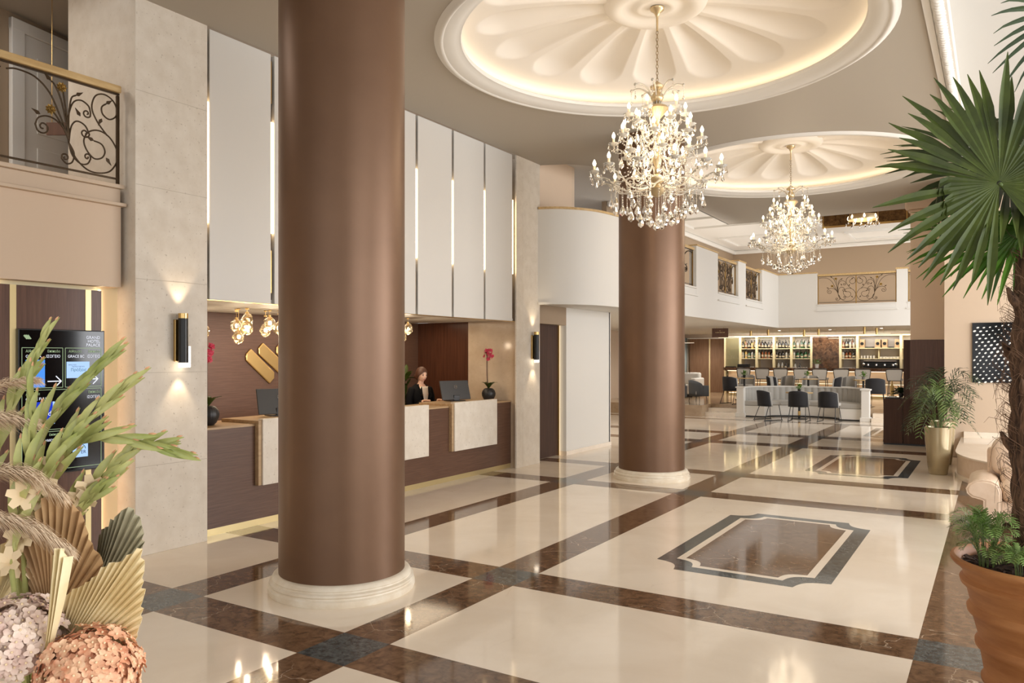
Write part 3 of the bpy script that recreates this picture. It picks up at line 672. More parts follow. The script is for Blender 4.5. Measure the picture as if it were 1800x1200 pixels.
# monitors
def monitor(loc, rz, label):
    t = thing('computer_monitor', label, 'monitor', loc, rz, 'reception monitors')
    def T(p): return p
    q = MB(); tilt = .30
    ax = (Vector((0, 1, 0)), Vector((sin(tilt), 0, -cos(tilt))), Vector((cos(tilt), 0, sin(tilt))))
    off = lambda mb, nm, mt, **k: finish(mb, nm, mt, t, **k)
    finish(MB().obox((0, 0, .16), (.50, .29, .020), ax), 'display', 'monitor', t, bevel=.006)
    finish(MB().obox((-.012, 0, .16), (.48, .27, .004), ax), 'screen', 'screen', t)
    finish(MB().obox((.016, 0, .10), (.26, .10, .016), ax), 'rear_housing', 'monitor', t, bevel=.006)
    finish(MB().box(.02, -.05, .01, .05, .05, .09), 'stand', 'black', t, bevel=.006)
    finish(MB().box(-.11, -.13, 0, .09, .13, .012), 'stand_foot', 'black', t, bevel=.004)
    c = Vector((0, 0, .27)) + ax[2] * .0325 + ax[1] * -.055
    c = Vector((0, 0, .205)) + ax[2] * .013
    r = MB(); r.tube([c + (ax[0] * cos(a) + ax[1] * sin(a)) * .024 for a in [2 * pi * i / 20 for i in range(21)]], .0022, 5)
    finish(r, 'badge', 'chrome', t)
    tx = text('DELL', t, .014, (0, 0, 0), (0, 0, 0), 'chrome', align='CENTER')
    Mx = Matrix((( ax[0].x, -ax[1].x, ax[2].x), (ax[0].y, -ax[1].y, ax[2].y), (ax[0].z, -ax[1].z, ax[2].z)))
    tx.rotation_euler = Mx.to_euler(); tx.location = c + ax[1] * .004 + ax[2] * .001
    return t
def finish(mb, nm, mt, t, **k):
    """build a part whose vertices are already local to its parent"""
    o = mb.build(nm, mt, None, **k); o.parent = t; return o
monitor((-6.80, 5.98, 1.085), radians(-20), 'grey computer monitor on the desk left of the near column')
monitor((-6.78, 9.27, 1.085), radians(-20), 'grey computer monitor in front of the receptionist')
# orchids in ribbed black bowls
def orchid(loc, label, n, seed):
    rnd = random.Random(seed)
    t = thing('potted_orchid', label, 'orchid', loc, 0, 'orchids on the reception desk')
    pf = [(.0, 0), (.055, 0), (.085, .03), (.108, .08), (.112, .115), (.100, .155), (.075, .185), (.055, .195), (.05, .19), (.0, .18)]
    finish(MB().lathe(pf, 72, ripple=lambda a: 1 - .045 * abs(cos(a * 11)) ** .5), 'vase', 'vase_black', t, smooth=50)
    for k in range(6):
        a = k * 2 * pi / 6 + rnd.random() * .5; L_ = .13 + rnd.random() * .05; b = MB()
        def fn(u, v, a=a, L_=L_):
            w = .028 * sin(pi * (.08 + .9 * u)); x = L_ * u * .85; z = .185 + .10 * u + .03 * sin(pi * u) + (v - .5) ** 2 * .02
            y = (v - .5) * 2 * w
            return (x * cos(a) - y * sin(a), x * sin(a) + y * cos(a), z)
        b.grid(fn, 8, 4); finish(b, 'leaf', 'palm', t, smooth=True)
    for k in range(n):
        a = rnd.random() * 6; dx, dy = .03 * cos(a + k * 2.5), .03 * sin(a + k * 2.5); H_ = .74 + .03 * k
        pts = [(dx * .6, dy * .6, .18), (dx, dy, .4), (dx * 1.1, dy * 1.1, .62), (dx * .8, dy * .8 - .02, H_ - .02), (dx, dy - .07, H_ + .02)]
        finish(MB().tube(spline(pts, 5), .0045, 6), 'stem', 'orchid_stem', t, smooth=True)
    for k in range(22):
        c = Vector((rnd.uniform(-.05, .05), rnd.uniform(-.085, .06), .73 + rnd.uniform(-.08, .08))); b = MB()
        nrm = Vector((1, rnd.uniform(-.8, .6), rnd.uniform(-.3, .3))).normalized(); u_ = nrm.orthogonal().normalized(); v_ = nrm.cross(u_)
        for q in range(5):
            an = 2 * pi * q / 5; d = u_ * cos(an) + v_ * sin(an); e = u_ * -sin(an) + v_ * cos(an); s_ = .031
            b.add([c, c + d * s_ * .6 + e * s_ * .42 + nrm * .004, c + d * s_ * 1.1 - nrm * .003, c + d * s_ * .6 - e * s_ * .42 + nrm * .004], [(0, 1, 2, 3)])
        b.ball(c + nrm * .005, .007, 6, 4)
        finish(b, 'flower', 'orchid', t)
    return t
orchid((-6.75, 5.02, 1.05), 'pink orchid in a ribbed black bowl at the left end of the desk', 2, 3)
orchid((-6.75, 10.12, 1.05), 'pink orchid in a ribbed black bowl at the far end of the desk', 2, 5)
# leafy dracaena behind the receptionist
def strap_plant(name, label, cat, loc, pot, leaves, L_, mt, H_, seed, potm='vase_black', w=.03, group=None):
    rnd = random.Random(seed)
    t = thing(name, label, cat, loc, 0, group)
    finish(MB().lathe([(0, 0), (pot * .75, 0), (pot, pot * 1.6), (pot * .9, pot * 1.6), (pot * .85, pot * 1.5), (0, pot * 1.5)], 24), 'pot', potm, t, smooth=40)
    if H_ > .3: finish(MB().tube([(0, 0, pot * 1.4), (.01, .02, H_ * .6), (0, 0, H_)], .018, 8), 'stem', 'trunk', t, smooth=True)
    b = MB()
    for k in range(leaves):
        a = k * 2.4 + rnd.random() * .5; el = rnd.uniform(.3, 1.25); ll = L_ * rnd.uniform(.7, 1.1); z0 = pot * 1.5 if H_ <= .3 else H_ * rnd.uniform(.55, 1)
        def fn(u, v):
            x = ll * u * cos(el) ; z = z0 + ll * (u * sin(el) - .45 * u * u * (1.2 - .5 * sin(el))); y = (v - .5) * 2 * w * sin(pi * (.06 + .92 * u)) 
            z += abs(v - .5) * w
            return (x * cos(a) - y * sin(a), x * sin(a) + y * cos(a), z)
        b.grid(fn, 7, 2)
    finish(b, 'foliage', mt, t, smooth=True); return t
strap_plant('potted_dracaena', 'leafy green plant behind the receptionist', 'plant', (-8.02, 9.62, 0), .16, 40, .34, 'palm', 1.42, 4, w=.035)
# glass pendant cluster
def make_pendant():
    t = thing('glass_pendant', '', 'pendant light', (0, 0, 0), 0, 'glass pendants over the reception')
    rnd = random.Random(9)
    def fc(v):
        k = 1 + .30 * noise.noise(v * 30 + Vector((3, 1, 2))); return v * k
    finish(MB().ball((0, 0, 0), (.074, .074, .082), 7, 6, fn=fc), 'glass_shade', 'amber', t)
    finish(MB().ball((0, 0, .0), (.014, .014, .022), 8, 6), 'bulb', 'bulb_pend', t, smooth=True)
    finish(MB().lathe([(.0, .10), (.016, .10), (.018, .062), (.014, .055), (.008, .035), (0, .035)], 12), 'socket', 'brass', t, smooth=40)
    return t
PEND = make_pendant(); first = True
spots = [(-7.30, 5.33, 2.12), (-7.42, 5.45, 2.02), (-7.25, 5.30, 1.96), (-7.36, 6.00, 2.16), (-7.55, 6.00, 2.10), (-7.28, 5.93, 2.07), (-7.45, 5.95, 1.97),
         (-7.40, 6.36, 2.14), (-7.52, 6.40, 2.06), (-7.30, 6.42, 2.08), (-7.25, 8.76, 2.14), (-7.45, 8.86, 2.03)]
plab = ['glass pendant highest against the near pillar', 'glass pendant lowest beside the near pillar', 'glass pendant middle beside the near pillar', 'topmost glass pendant of the middle cluster',
        'left glass pendant of the middle cluster', 'right glass pendant of the middle cluster', 'lowest glass pendant of the middle cluster', 'upper glass pendant next to the near column',
        'lower glass pendant next to the near column', 'rightmost glass pendant left of the near column', 'upper glass pendant right of the near column', 'lower glass pendant half hidden right of the near column']
for (x, y, z), lb in zip(spots, plab):
    o = PEND if first else dup(PEND); first = False
    o.location = (x, y, z); o.rotation_euler = (0, 0, random.random() * 6); o['label'] = 'faceted amber ' + lb
    c = finish(MB().tube([(0, 0, .09), (0, 0, 2.298 - z)], .0025, 5).lathe([(0, 2.298 - z), (.02, 2.298 - z), (.02, 2.285 - z), (0, 2.285 - z)], 10), 'cord', 'brass', o)
for x, y, z in spots: lamp('pendant_glow', 'POINT', (x, y, z - .10), 2.6, WARM, radius=.015)
lamp('alcove_downlight', 'AREA', (-7.6, 7.5, 2.29), 34, WARM, aim=(-7.6, 7.5, 0), size=.8, sizey=5)
# wall sconces: black cylinder with chrome fin, lit above and below
def sconce(y, z, label, power):
    t = thing('wall_sconce', label, 'wall light', (PX, y, z), 0, 'black tube sconces on the pillars')
    MB().lathe([(0, -.20), (.042, -.20), (.042, .20), (0, .20)], 24, (PX + .075, y, z)).build('tube_shade', 'black', t, smooth=40)
    MB().lathe([(.030, .20), (.043, .20), (.043, .245), (.030, .245)], 24, (PX + .075, y, z)).build('brass_collar', 'brass', t, smooth=40)
    MB().box(PX, y - .05, z - .19, PX + .03, y + .0, z + .19).build('back_plate', 'brass', t, bevel=.004)
    MB().box(PX + .03, y + .035, z - .245, PX + .10, y + .06, z - .05).build('chrome_fin', 'chrome', t, bevel=.003)
    MB().lathe([(0, -.206), (.036, -.206)], 16, (PX + .075, y, z)).box(PX + .05, y - .03, z - .245, PX + .10, y + .03, z - .206).build('lower_lens', 'sconce_led', t)
    MB().lathe([(0, .21), (.028, .21)], 16, (PX + .075, y, z)).build('upper_lens', 'sconce_led', t)
    lamp('sconce_uplight', 'SPOT', (PX + .075, y, z + .25), power, WARM, aim=(PX + .04, y, z + 1.2), spot=70, radius=.02)
    lamp('sconce_downlight', 'SPOT', (PX + .075, y, z - .26), power, WARM, aim=(PX + .04, y, z - 1.2), spot=70, radius=.02)
sconce(4.39, 1.89, 'black tube wall sconce on the near limestone pillar', 7)
sconce(10.76, 1.89, 'black tube wall sconce on the far limestone pillar', 7)

# ================================================================== DIRECTORY SCREEN
SX = -6.505
ds = thing('directory_screen', 'tall black digital directory screen with room listings on the wood panel', 'digital sign', (-6.53, 3.46, .80))
MB().box(-6.54, 3.11, .79, SX, 3.805, 1.965).build('screen_body', 'black', ds, bevel=.004)
MB().box(SX, 3.12, .80, SX + .003, 3.795, 1.955).build('screen_glass', 'screen', ds)
Z0, YA, YB = SX + .0045, 3.122, 3.792
RT = (pi / 2, 0, pi / 2)
def sy(u): return YA + (YB - YA) * u
def sz(v): return 1.945 - 1.13 * v
def quad(nm, mt, u0, v0, u1, v1, dz=0): return MB().poly([(Z0 + dz, sy(u0), sz(v1)), (Z0 + dz, sy(u1), sz(v1)), (Z0 + dz, sy(u1), sz(v0)), (Z0 + dz, sy(u0), sz(v0))]).build(nm, mt, ds)
def st(s, u, v, size, mt='scr_white', al='LEFT', dz=.001, sx=1): return text(s, ds, size, (Z0 + dz, sy(u), sz(v)), RT, mt, ext=0, align=al, sx=sx)
b = MB()
def rline(u0, v0, u1, v1, w=.0022):
    for (a, c, d, e) in ((u0, v0, u1, v0), (u0, v1, u1, v1)):
        b.poly([(Z0, sy(a), sz(c) - w), (Z0, sy(d), sz(e) - w), (Z0, sy(d), sz(e) + w), (Z0, sy(a), sz(c) + w)])
    for (a, c, d, e) in ((u0, v0, u0, v1), (u1, v0, u1, v1)):
        b.poly([(Z0, sy(a) - w, sz(e)), (Z0, sy(a) + w, sz(e)), (Z0, sy(a) + w, sz(c)), (Z0, sy(a) - w, sz(c))])
rline(.02, .115, .49, .40); rline(.52, .115, .97, .40); rline(.02, .415, .97, .70); rline(.02, .715, .49, .99); rline(.52, .715, .97, .99)
b.build('cell_outline', 'scr_green', ds)
st('GRAND', .955, .045, .034, al='RIGHT'); st('HOTEL', .955, .073, .034, al='RIGHT'); st('PALACE', .955, .101, .034, al='RIGHT')
def emblem(u, v, r, m1, z=0.0015, m2=None):
    q = MB()
    for k in range(3):
        o = (k - 1) * .62; h = .2
        P = [(-1 + o * .9, .55 - abs(o) * .2), (-.55 + o * .9, .8), (.45 + o * .9, -.55), (0 + o * .9, -.8)]
        q.poly([(Z0 + z, sy(u) + p[0] * r, sz(v) + p[1] * r) for p in P])
    q.build('emblem', m1, ds)
emblem(.09, .04, .024, 'scr_green')
st('Αίθουσα', .06, .148, .03, 'scr_green', sx=.9); st('GRACE A', .06, .185, .032, sx=.9)
st('Επίπεδο', .46, .148, .03, 'scr_green', 'RIGHT', sx=.9); st('ΙΣΟΓΕΙΟ', .46, .185, .032, al='RIGHT', sx=.9)
st('Αίθουσα', .56, .148, .03, 'scr_green', sx=.9); st('GRACE BC', .55, .185, .032, sx=.9)
st('Επίπεδο', .955, .148, .03, 'scr_green', 'RIGHT', sx=.9); st('ΙΣΟΓΕΙΟ', .955, .185, .032, al='RIGHT', sx=.9)
quad('poster', 'scr_blue', .06, .20, .28, .395); emblem(.16, .245, .024, 'scr_white')
quad('poster', 'scr_pale', .535, .215, .82, .335)
st('ΧΡΗΣΤΟΣ', .555, .243, .014, 'scr_dark'); st('ΠΑΠΑΣΤΕΡΓΙΟΥ', .60, .256, .014, 'scr_dark'); st('Πράξεις', .585, .285, .034, 'scr_teal')
def arrow(u, v, w, head=True):
    y0, z_ = sy(u), sz(v); q = MB(); q.box(Z0, y0, z_ - .004, Z0 + .0006, y0 + w, z_ + .004)
    if head:
        for s_ in (-1, 1): q.obox((Z0 + .0003, y0 + w - .022, z_ + s_ * .02), (.0006, .062, .008), (Vector((1, 0, 0)), Vector((0, .707, -s_ * .707)), Vector((0, s_ * .707, .707))))
    q.build('arrow', 'scr_white', ds)
arrow(.31, .355, .11); arrow(.75, .345, .12); arrow(.70, .635, .11, False)
st('Αίθουσα', .06, .45, .03, 'scr_green', sx=.9); st('GRACE FULL A', .06, .487, .032, sx=.9)
st('Επίπεδο', .955, .45, .03, 'scr_green', 'RIGHT', sx=.9); st('ΙΣΟΓΕΙΟ', .955, .487, .032, al='RIGHT', sx=.9)
quad('poster', 'scr_navy', .09, .50, .37, .63); quad('poster_edge', 'scr_pale', .37, .50, .395, .66); st('United', .13, .60, .055, 'scr_white')
st('Επίπεδο', .46, .745, .026, 'scr_green', 'RIGHT', sx=.9); st('ΣΟΥΙΤΕΣ', .05, .785, .028, sx=.9); st('ΗΜΙΟΡΟΦΟΣ', .485, .785, .026, al='RIGHT', sx=.8)
quad('poster', 'scr_pale', .61, .80, .80, .92); st('ER', .71, .895, .04, 'scr_dark')
q = MB().tube([(Z0 + .001, sy(.70) + .045 * cos(a), sz(.86) + .04 * sin(a)) for a in [pi * i / 12 for i in range(13)]], .003, 4); q.build('ring_mark', 'scr_teal', ds)

# ================================================================== WROUGHT IRON RAILINGS
def spiral(c, r0, turns, a0, d=1, n=26, sh=.0):
    """inward spiral starting on radius r0 at angle a0"""
    return [(c[0] + (r0 * (1 - .82 * i / n)) * cos(a0 + d * turns * 2 * pi * i / n), c[1] + (r0 * (1 - .82 * i / n)) * sin(a0 + d * turns * 2 * pi * i / n)) for i in range(n + 1)]
# one bay, 1.0 wide by .80 high, drawn in bay units; bouquet springs from (.0,.22)
def bay_curves():
    cv = []
    cv.append(spline([(0, .26), (-.07, .42), (-.16, .60), (-.28, .70), (-.42, .72), (-.50, .70)], 6))
    cv.append(spline([(0, .24), (-.03, .42), (-.07, .58), (-.12, .68), (-.15, .705)], 5))
    cv.append(spline([(0, .26), (-.02, .45), (-.05, .65)], 5))
    cv.append(spline([(0, .26), (0, .45), (.02, .60), (.06, .64)], 5))
    cv.append(spline([(0, .24), (-.06, .36), (-.13, .45)], 5))
    cv.append(spline([(.0, .22), (-.02, .30), (-.10, .38), (-.18, .40), (-.25, .37), (-.275, .31)], 6) + spiral((-.215, .30), .06, 1.3, pi, 1)[2:])
    cv.append(spline([(.0, .22), (.045, .14), (.03, .06), (-.02, .035), (-.06, .07)], 6) + spiral((-.03, .085), .035, 1.1, pi, -1)[2:])
    cv.append(spline([(.0, .24), (-.01, .40), (.03, .56), (.10, .61), (.17, .58), (.19, .52)], 6) + spiral((.155, .51), .04, 1.2, 0, -1)[2:])
    cv.append(spline([(.0, .22), (.02, .36), (.07, .42), (.14, .40), (.18, .33)], 6) + spiral((.14, .335), .042, 1.2, 0, -1)[2:])
    cv.append(spline([(0, .22), (.03, .12), (.10, .06), (.16, .07), (.19, .12)], 6) + spiral((.16, .13), .032, 1.1, 0, 1)[2:])
    cv.append(spline([(.0, .22), (.06, .10), (.16, .02), (.27, .01), (.37, .05), (.43, .15), (.43, .25), (.36, .35), (.26, .385), (.17, .35), (.13, .27), (.155, .19), (.22, .13), (.29, .15), (.32, .21), (.29, .27), (.22, .285)], 5))
    cv.append(spline([(.34, .36), (.25, .46), (.20, .57), (.23, .68), (.31, .72), (.39, .69), (.43, .62), (.42, .55), (.36, .51), (.30, .54), (.29, .60), (.33, .64)], 5))
    lv = [((-.15, .705), 2.4), ((.06, .64), .6), ((.10, .47), 2.2), ((-.235, .40), 2.7), ((.22, .285), 2.8), ((.33, .16), -.9), ((.33, .64), .7), ((.29, .50), -2.0)]
    fw = [(-.06, .675), (-.15, .465)]
    return cv, lv, fw
BC = bay_curves()
def railing(label, loc, along, L_, zb, zt, bays, thick=.007, group=None, flip=False, rich=True, rail=True, post_gold=False, density=1):
    """along: unit vector of the run; loc: start on the sill"""
    t = thing('iron_railing', label, 'railing', loc, 0, group)
    a = Vector(along); o = Vector(loc); H_ = zt - zb
    nrm = a.cross(UV)
    P = lambda s, z, d=0: o + a * s + nrm * d + Vector((0, 0, zb - o.z + z))
    if rail:
        MB().obox(P(L_ / 2, H_ + .03), (L_, .085, .06), (a, nrm, UV)).build('handrail', 'rail_oak', t, bevel=.008)
    MB().obox(P(L_ / 2, H_ - .008), (L_, .02, .014), (a, nrm, UV)).obox(P(L_ / 2, .055), (L_, .02, .014), (a, nrm, UV)).build('rail_bar', 'iron', t)
    np_ = bays + 1 if post_gold else 2
    for i in range(np_):
        s = .012 + (L_ - .024) * i / (np_ - 1)
        MB().obox(P(s, H_ / 2 - .01), (.024, .024, H_ - .02), (a, nrm, UV)).build('post', 'iron_gold' if post_gold else 'iron', t, bevel=.003)
    cv, lv, fw = BC
    bw = L_ / bays; sc = (H_ - .08) / .74
    for k in range(bays):
        m1, m2, m3 = MB(), MB(), MB(); sgn = 1 if (k % 2 == 0) != flip else -1
        cx_ = bw * (k + .5)
        fx = (bw - .03) / .94
        fit = lambda p: P(cx_ + sgn * (p[0] + .035) * fx, .065 + p[1] * sc * .99)
        for c in cv: m1.tube([fit(p) for p in c], thick, 5)
        for (p, an) in lv:
            d = Vector((cos(an) * sgn, sin(an))); e = Vector((-d.y, d.x)); ln = .075; c0 = fit(p)
            W3 = lambda q: c0 + a * q.x + Vector((0, 0, q.y))
            pts = [Vector((0, 0)), d * ln * .3 + e * ln * .22, d * ln * .6 + e * ln * .1, d * ln, d * ln * .6 - e * ln * .12, d * ln * .3 - e * ln * .2]
            m2.add([W3(q) + nrm * .004 for q in pts] + [W3(q) - nrm * .004 for q in pts], [tuple(range(6)), tuple(range(11, 5, -1))] + [(i, (i + 1) % 6, 6 + (i + 1) % 6, 6 + i) for i in range(6)])
        m1.build('scrollwork', 'iron', t, smooth=True)
        m2.build('leaf_ornament', 'iron', t)
        for p in fw:
            c0 = fit(p); q = MB()
            for side in (-1, 1):
                for ring, rr, w_ in ((0, .044, .019), (1, .028, .014)):
                    for i in range(9):
                        an = 2 * pi * i / 9 + ring * .35; d = a * cos(an) + UV * sin(an); e = a * -sin(an) + UV * cos(an); nn = nrm * side
                        q.add([c0 + nn * .003, c0 + d * rr * .6 + e * w_ * .55 + nn * (.010 + ring * .006), c0 + d * rr + nn * .004, c0 + d * rr * .6 - e * w_ * .55 + nn * (.010 + ring * .006)], [(0, 1, 2, 3)])
                q.ball(c0 + nrm * side * .012, .010, 7, 5)
            q.build('rosette', 'iron_gold', t)
    return t
railing('wrought iron scroll railing with golden handrail on the near gallery', (-6.50, 1.14, 3.235), (0, 1, 0), 2.79, 3.235, 4.035, 3, flip=False)
for i, (a0, a1) in enumerate(ops):
    railing(['dark scroll railing partly hidden behind the far column', 'dark scroll railing in the middle opening of the left gallery', 'dark scroll railing nearest the corner of the left gallery'][i],
            (GX - .08, a0, 3.235), (0, 1, 0), a1 - a0, 3.235, 4.035, 2 if i < 1 else 2, thick=.012, group='scroll railings of the left gallery', post_gold=True)
railing('thin golden scroll railing across the back gallery', (-4.41, GY + .08, 3.235), (1, 0, 0), 2.06, 3.235, 4.05, 2, thick=.006, post_gold=True)
railing('sliver of scroll railing beside the tan pier', (-2.06, GY + .08, 3.235), (1, 0, 0), 2.0, 3.235, 4.05, 2, thick=.006, post_gold=True)

# ================================================================== CHANDELIERS
def drop_mesh(L_, w):
    # pendalogue: chain bead, then faceted teardrop
    m_ = MB(); m_.ball((0, 0, -.008), .006, 6, 4); z = -.014
    m_.lathe([(0, z), (w * .22, z - L_ * .14), (w * .5, z - L_ * .62), (w * .42, z - L_ * .8), (0, z - L_)], 6)
    return m_
_dm = {}
def shared(key, mk, mats, smooth=False):
    if key not in _dm:
        me_o = mk().build(key, mats, None, smooth=smooth); _dm[key] = me_o.data; bpy.data.objects.remove(me_o)
    return _dm[key]
def inst(name, key, mk, mats, parent, loc, smooth=False, rz=0, sc=1):
    o = bpy.data.objects.new(name, shared(key, mk, mats, smooth)); COL.objects.link(o); o.parent = parent
    o.location = loc; o.rotation_euler = (0, 0, rz); o.scale = (sc, sc, sc); return o
TIERS = [  # bulbs, cup radius, cup height, root radius, root height, phase
    (12, .64, .54, .07, .42, .10), (8, .44, .86, .06, .72, .30), (6, .33, .73, .06, .61, .0), (6, .33, 1.0, .05, .88, .25), (6, .285, 1.13, .045, 1.02, .55)]
def make_chandelier(label, loc, top, power):
    t = thing('chandelier', label, 'chandelier', loc, 0, 'crystal chandeliers')
    # heights above the lowest crystal
    pf = [(0, .30), (.03, .31), (.075, .36), (.085, .385), (.05, .40), (.035, .43), (.07, .47), (.072, .50), (.03, .53), (.022, .60), (.045, .66), (.045, .69), (.02, .73), (.018, .86), (.04, .90), (.04, .94),
          (.018, .98), (.02, 1.08), (.055, 1.12), (.115, 1.19), (.10, 1.215), (.03, 1.23), (.02, 1.25), (.05, 1.27), (.066, 1.31), (.05, 1.35), (.02, 1.37), (.03, 1.385), (.068, 1.40), (.072, 1.42), (.03, 1.455), (.012, 1.47), (0, 1.48)]
    finish(MB().lathe(pf, 24), 'stem', 'gilt', t, smooth=45)
    for (n, r, zc, r0, z0, ph) in TIERS:
        for i in range(n):
            a = 2 * pi * i / n + ph; key = 'arm_%d_%d' % (n, int(r * 100))
            def mk(r=r, zc=zc, r0=r0, z0=z0):
                h = zc - z0
                pts = spline([(r0, 0, z0 - zc), (r * .28, 0, z0 - zc - .05), (r * .55, 0, z0 - zc - .06 + h * .1), (r * .82, 0, -h * .45), (r * .97, 0, -.05), (r, 0, -.01)], 5)
                m_ = MB(); m_.tube(pts, [.0088 - .003 * k / len(pts) for k in range(len(pts))], 7)
                s2 = spiral((r * .42, 0 + (z0 - zc) + .03), .06 if r > .5 else .04, 1.2, -pi / 2, 1, 16); m_.tube([(p[0], 0, p[1]) for p in s2], .005, 5)
                for k in (8, 14, 20): m_.ball(pts[k], .013, 7, 5)
                return m_
            arm = inst('arm', key, mk, 'gilt_pale', t, (0, 0, zc), True, a)
            cup = inst('drip_cup', 'cup', lambda: MB().lathe([(0, -.012), (.022, -.010), (.045, .004), (.056, .016), (.052, .018), (.03, .006), (0, 0)], 14, ripple=lambda q: 1 + .06 * cos(q * 7)), 'crystal_cup', arm, (r, 0, 0), 40)
            inst('candle_tube', 'candle', lambda: MB().lathe([(.014, 0), (.017, .008), (.012, .014), (.012, .066), (0, .066)], 10), 'candle', arm, (r, 0, 0), 40)
            inst('bulb', 'flame', lambda: MB().lathe([(0, .064), (.010, .066), (.0175, .082), (.019, .094), (.013, .112), (.004, .130), (0, .134)], 12), 'bulb', arm, (r, 0, 0), True)
            for k in range(4 if n == 12 else 3):
                an = 2 * pi * k / (4 if n == 12 else 3) + .5
                kk = 'drop_a' if k % 2 == 0 else 'drop_b'
                inst('crystal_drop', kk, (lambda: drop_mesh(.055, .03)) if kk == 'drop_a' else (lambda: drop_mesh(.075, .026)), 'glass', arm, (r + .05 * cos(an), .05 * sin(an), .006), False, an)
    for i in range(8):   # upper hooks
        a = 2 * pi * i / 8 + .2
        hk = inst('upper_hook', 'hook', lambda: MB().tube(spline([(.03, 0, 1.20), (.05, 0, 1.30), (.11, 0, 1.38), (.19, 0, 1.42), (.26, 0, 1.405)], 5), .008, 6).ball((.262, 0, 1.405), .016, 8, 5), 'gilt_pale', t, (0, 0, 0), True, a)
        inst('crystal_drop', 'hookdrop', lambda: MB().tube([(0, 0, 0), (0, 0, -.09)], .003, 4).ball((0, 0, -.03), .007, 6, 4).ball((0, 0, -.06), .007, 6, 4).add([], []) and drop_chain(.09, .05, .022), 'glass', hk, (.262, 0, 1.395), False)
    # bead strands with crystals hanging below, in rings
    for (n, r, z1, ln, w, ph) in [(14, .46, .40, .09, .045, 0), (12, .36, .40, .14, .05, .2), (12, .27, .38, .18, .055, .1), (9, .18, .36, .21, .06, .3), (6, .09, .33, .20, .06, 0), (10, .24, .70, .10, .05, .15), (8, .40, .74, .08, .05, .1), (8, .20, .93, .10, .05, .3), (6, .30, 1.0, .07, .045, .2), (6, .15, 1.12, .10, .04, 0)]:
        for i in range(n):
            a = 2 * pi * i / n + ph; jit = ((i * 37) % 5) * .012
            key = 'strand%d_%d' % (int(r * 100), (i * 37) % 5)
            inst('bead_strand', key, (lambda ln=ln + jit, w=w: drop_chain(ln, .105, w * 1.15)), 'glass', t, (r * cos(a), r * sin(a), z1), False, a)
    # festoons linking the tiers
    for i in range(12):
        a = 2 * pi * i / 12 + .1
        def mkf():
            m_ = MB()
            for k in range(13):
                u = k / 12; x = .60 - .36 * u; z = .54 + .16 * u - .16 * sin(pi * u) * 1.0
                m_.ball((x, 0, z), .009, 6, 4)
            m_.tube([(.60 - .36 * k / 12, 0, .54 + .16 * k / 12 - .16 * sin(pi * k / 12)) for k in range(13)], .0025, 4)
            return m_
        inst('bead_festoon', 'festoon', mkf, 'glass', t, (0, 0, 0), False, a)
    for i in range(8):
        a = 2 * pi * i / 8 + .3
        def mkf2():
            m_ = MB()
            for k in range(12):
                u = k / 11; x = .46 - .24 * u; z = .80 + .22 * u - .12 * sin(pi * u)
                m_.ball((x, 0, z), .008, 6, 4)
            m_.tube([(.46 - .24 * k / 11, 0, .80 + .22 * k / 11 - .12 * sin(pi * k / 11)) for k in range(12)], .0025, 4)
            return m_
        inst('bead_festoon', 'festoon2', mkf2, 'glass', t, (0, 0, 0), False, a)
    # ring of gilt tube round the bottom tier
    rg = MB(); rg.tube([(.30 * cos(q), .30 * sin(q), .395 + .018 * cos(q * 12)) for q in [2 * pi * i / 96 for i in range(97)]], .008, 6)
    rg.tube([(.46 * cos(q), .46 * sin(q), .415 + .012 * cos(q * 14)) for q in [2 * pi * i / 96 for i in range(97)]], .006, 6)
    finish(rg, 'gilt_ring', 'gilt_pale', t, smooth=True)
    # chain and canopy
    cbot, ctop = 1.47, top - loc[2]
    ch = MB(); n = int((ctop - .22 - cbot) / .034)
    for i in range(n):
        z = cbot + .017 + i * .034; ang = (i % 2) * pi / 2
        ch.tube([(.011 * cos(q) * cos(ang), .011 * cos(q) * sin(ang), z + .021 * sin(q)) for q in [2 * pi * k / 10 for k in range(11)]], .0032, 4)
    finish(ch, 'chain', 'chain', t, smooth=True)
    finish(MB().lathe([(0, ctop - .24), (.010, ctop - .24), (.012, ctop - .10), (.03, ctop - .06), (.068, ctop - .03), (.072, ctop - .008), (.0, ctop)], 20), 'canopy', 'gilt', t, smooth=45)
    if power:
        lamp('chandelier_glow', 'POINT', (loc[0], loc[1], loc[2] + .98), power * .55, WARM, radius=.30)
        lamp('chandelier_glow_low', 'POINT', (loc[0], loc[1], loc[2] + .55), power * .45, WARM, radius=.35)
    return t
def drop_chain(ln, L_, w):
    m_ = MB(); n = max(2, int(ln / .016))
    for i in range(n): m_.ball((0, 0, -ln * (i + .5) / n), .0062, 6, 4)
    z = -ln
    m_.lathe([(0, z), (w * .18, z - L_ * .12), (w * .5, z - L_ * .60), (w * .42, z - L_ * .80), (0, z - L_)], 6)
    return m_
make_chandelier('large crystal chandelier under the nearer dome', (DX + .02, 7.43, 3.05), 5.27, 45)
make_chandelier('crystal chandelier farther off under the second dome', (DX + .005, 13.5, 3.13), 5.27, 45)
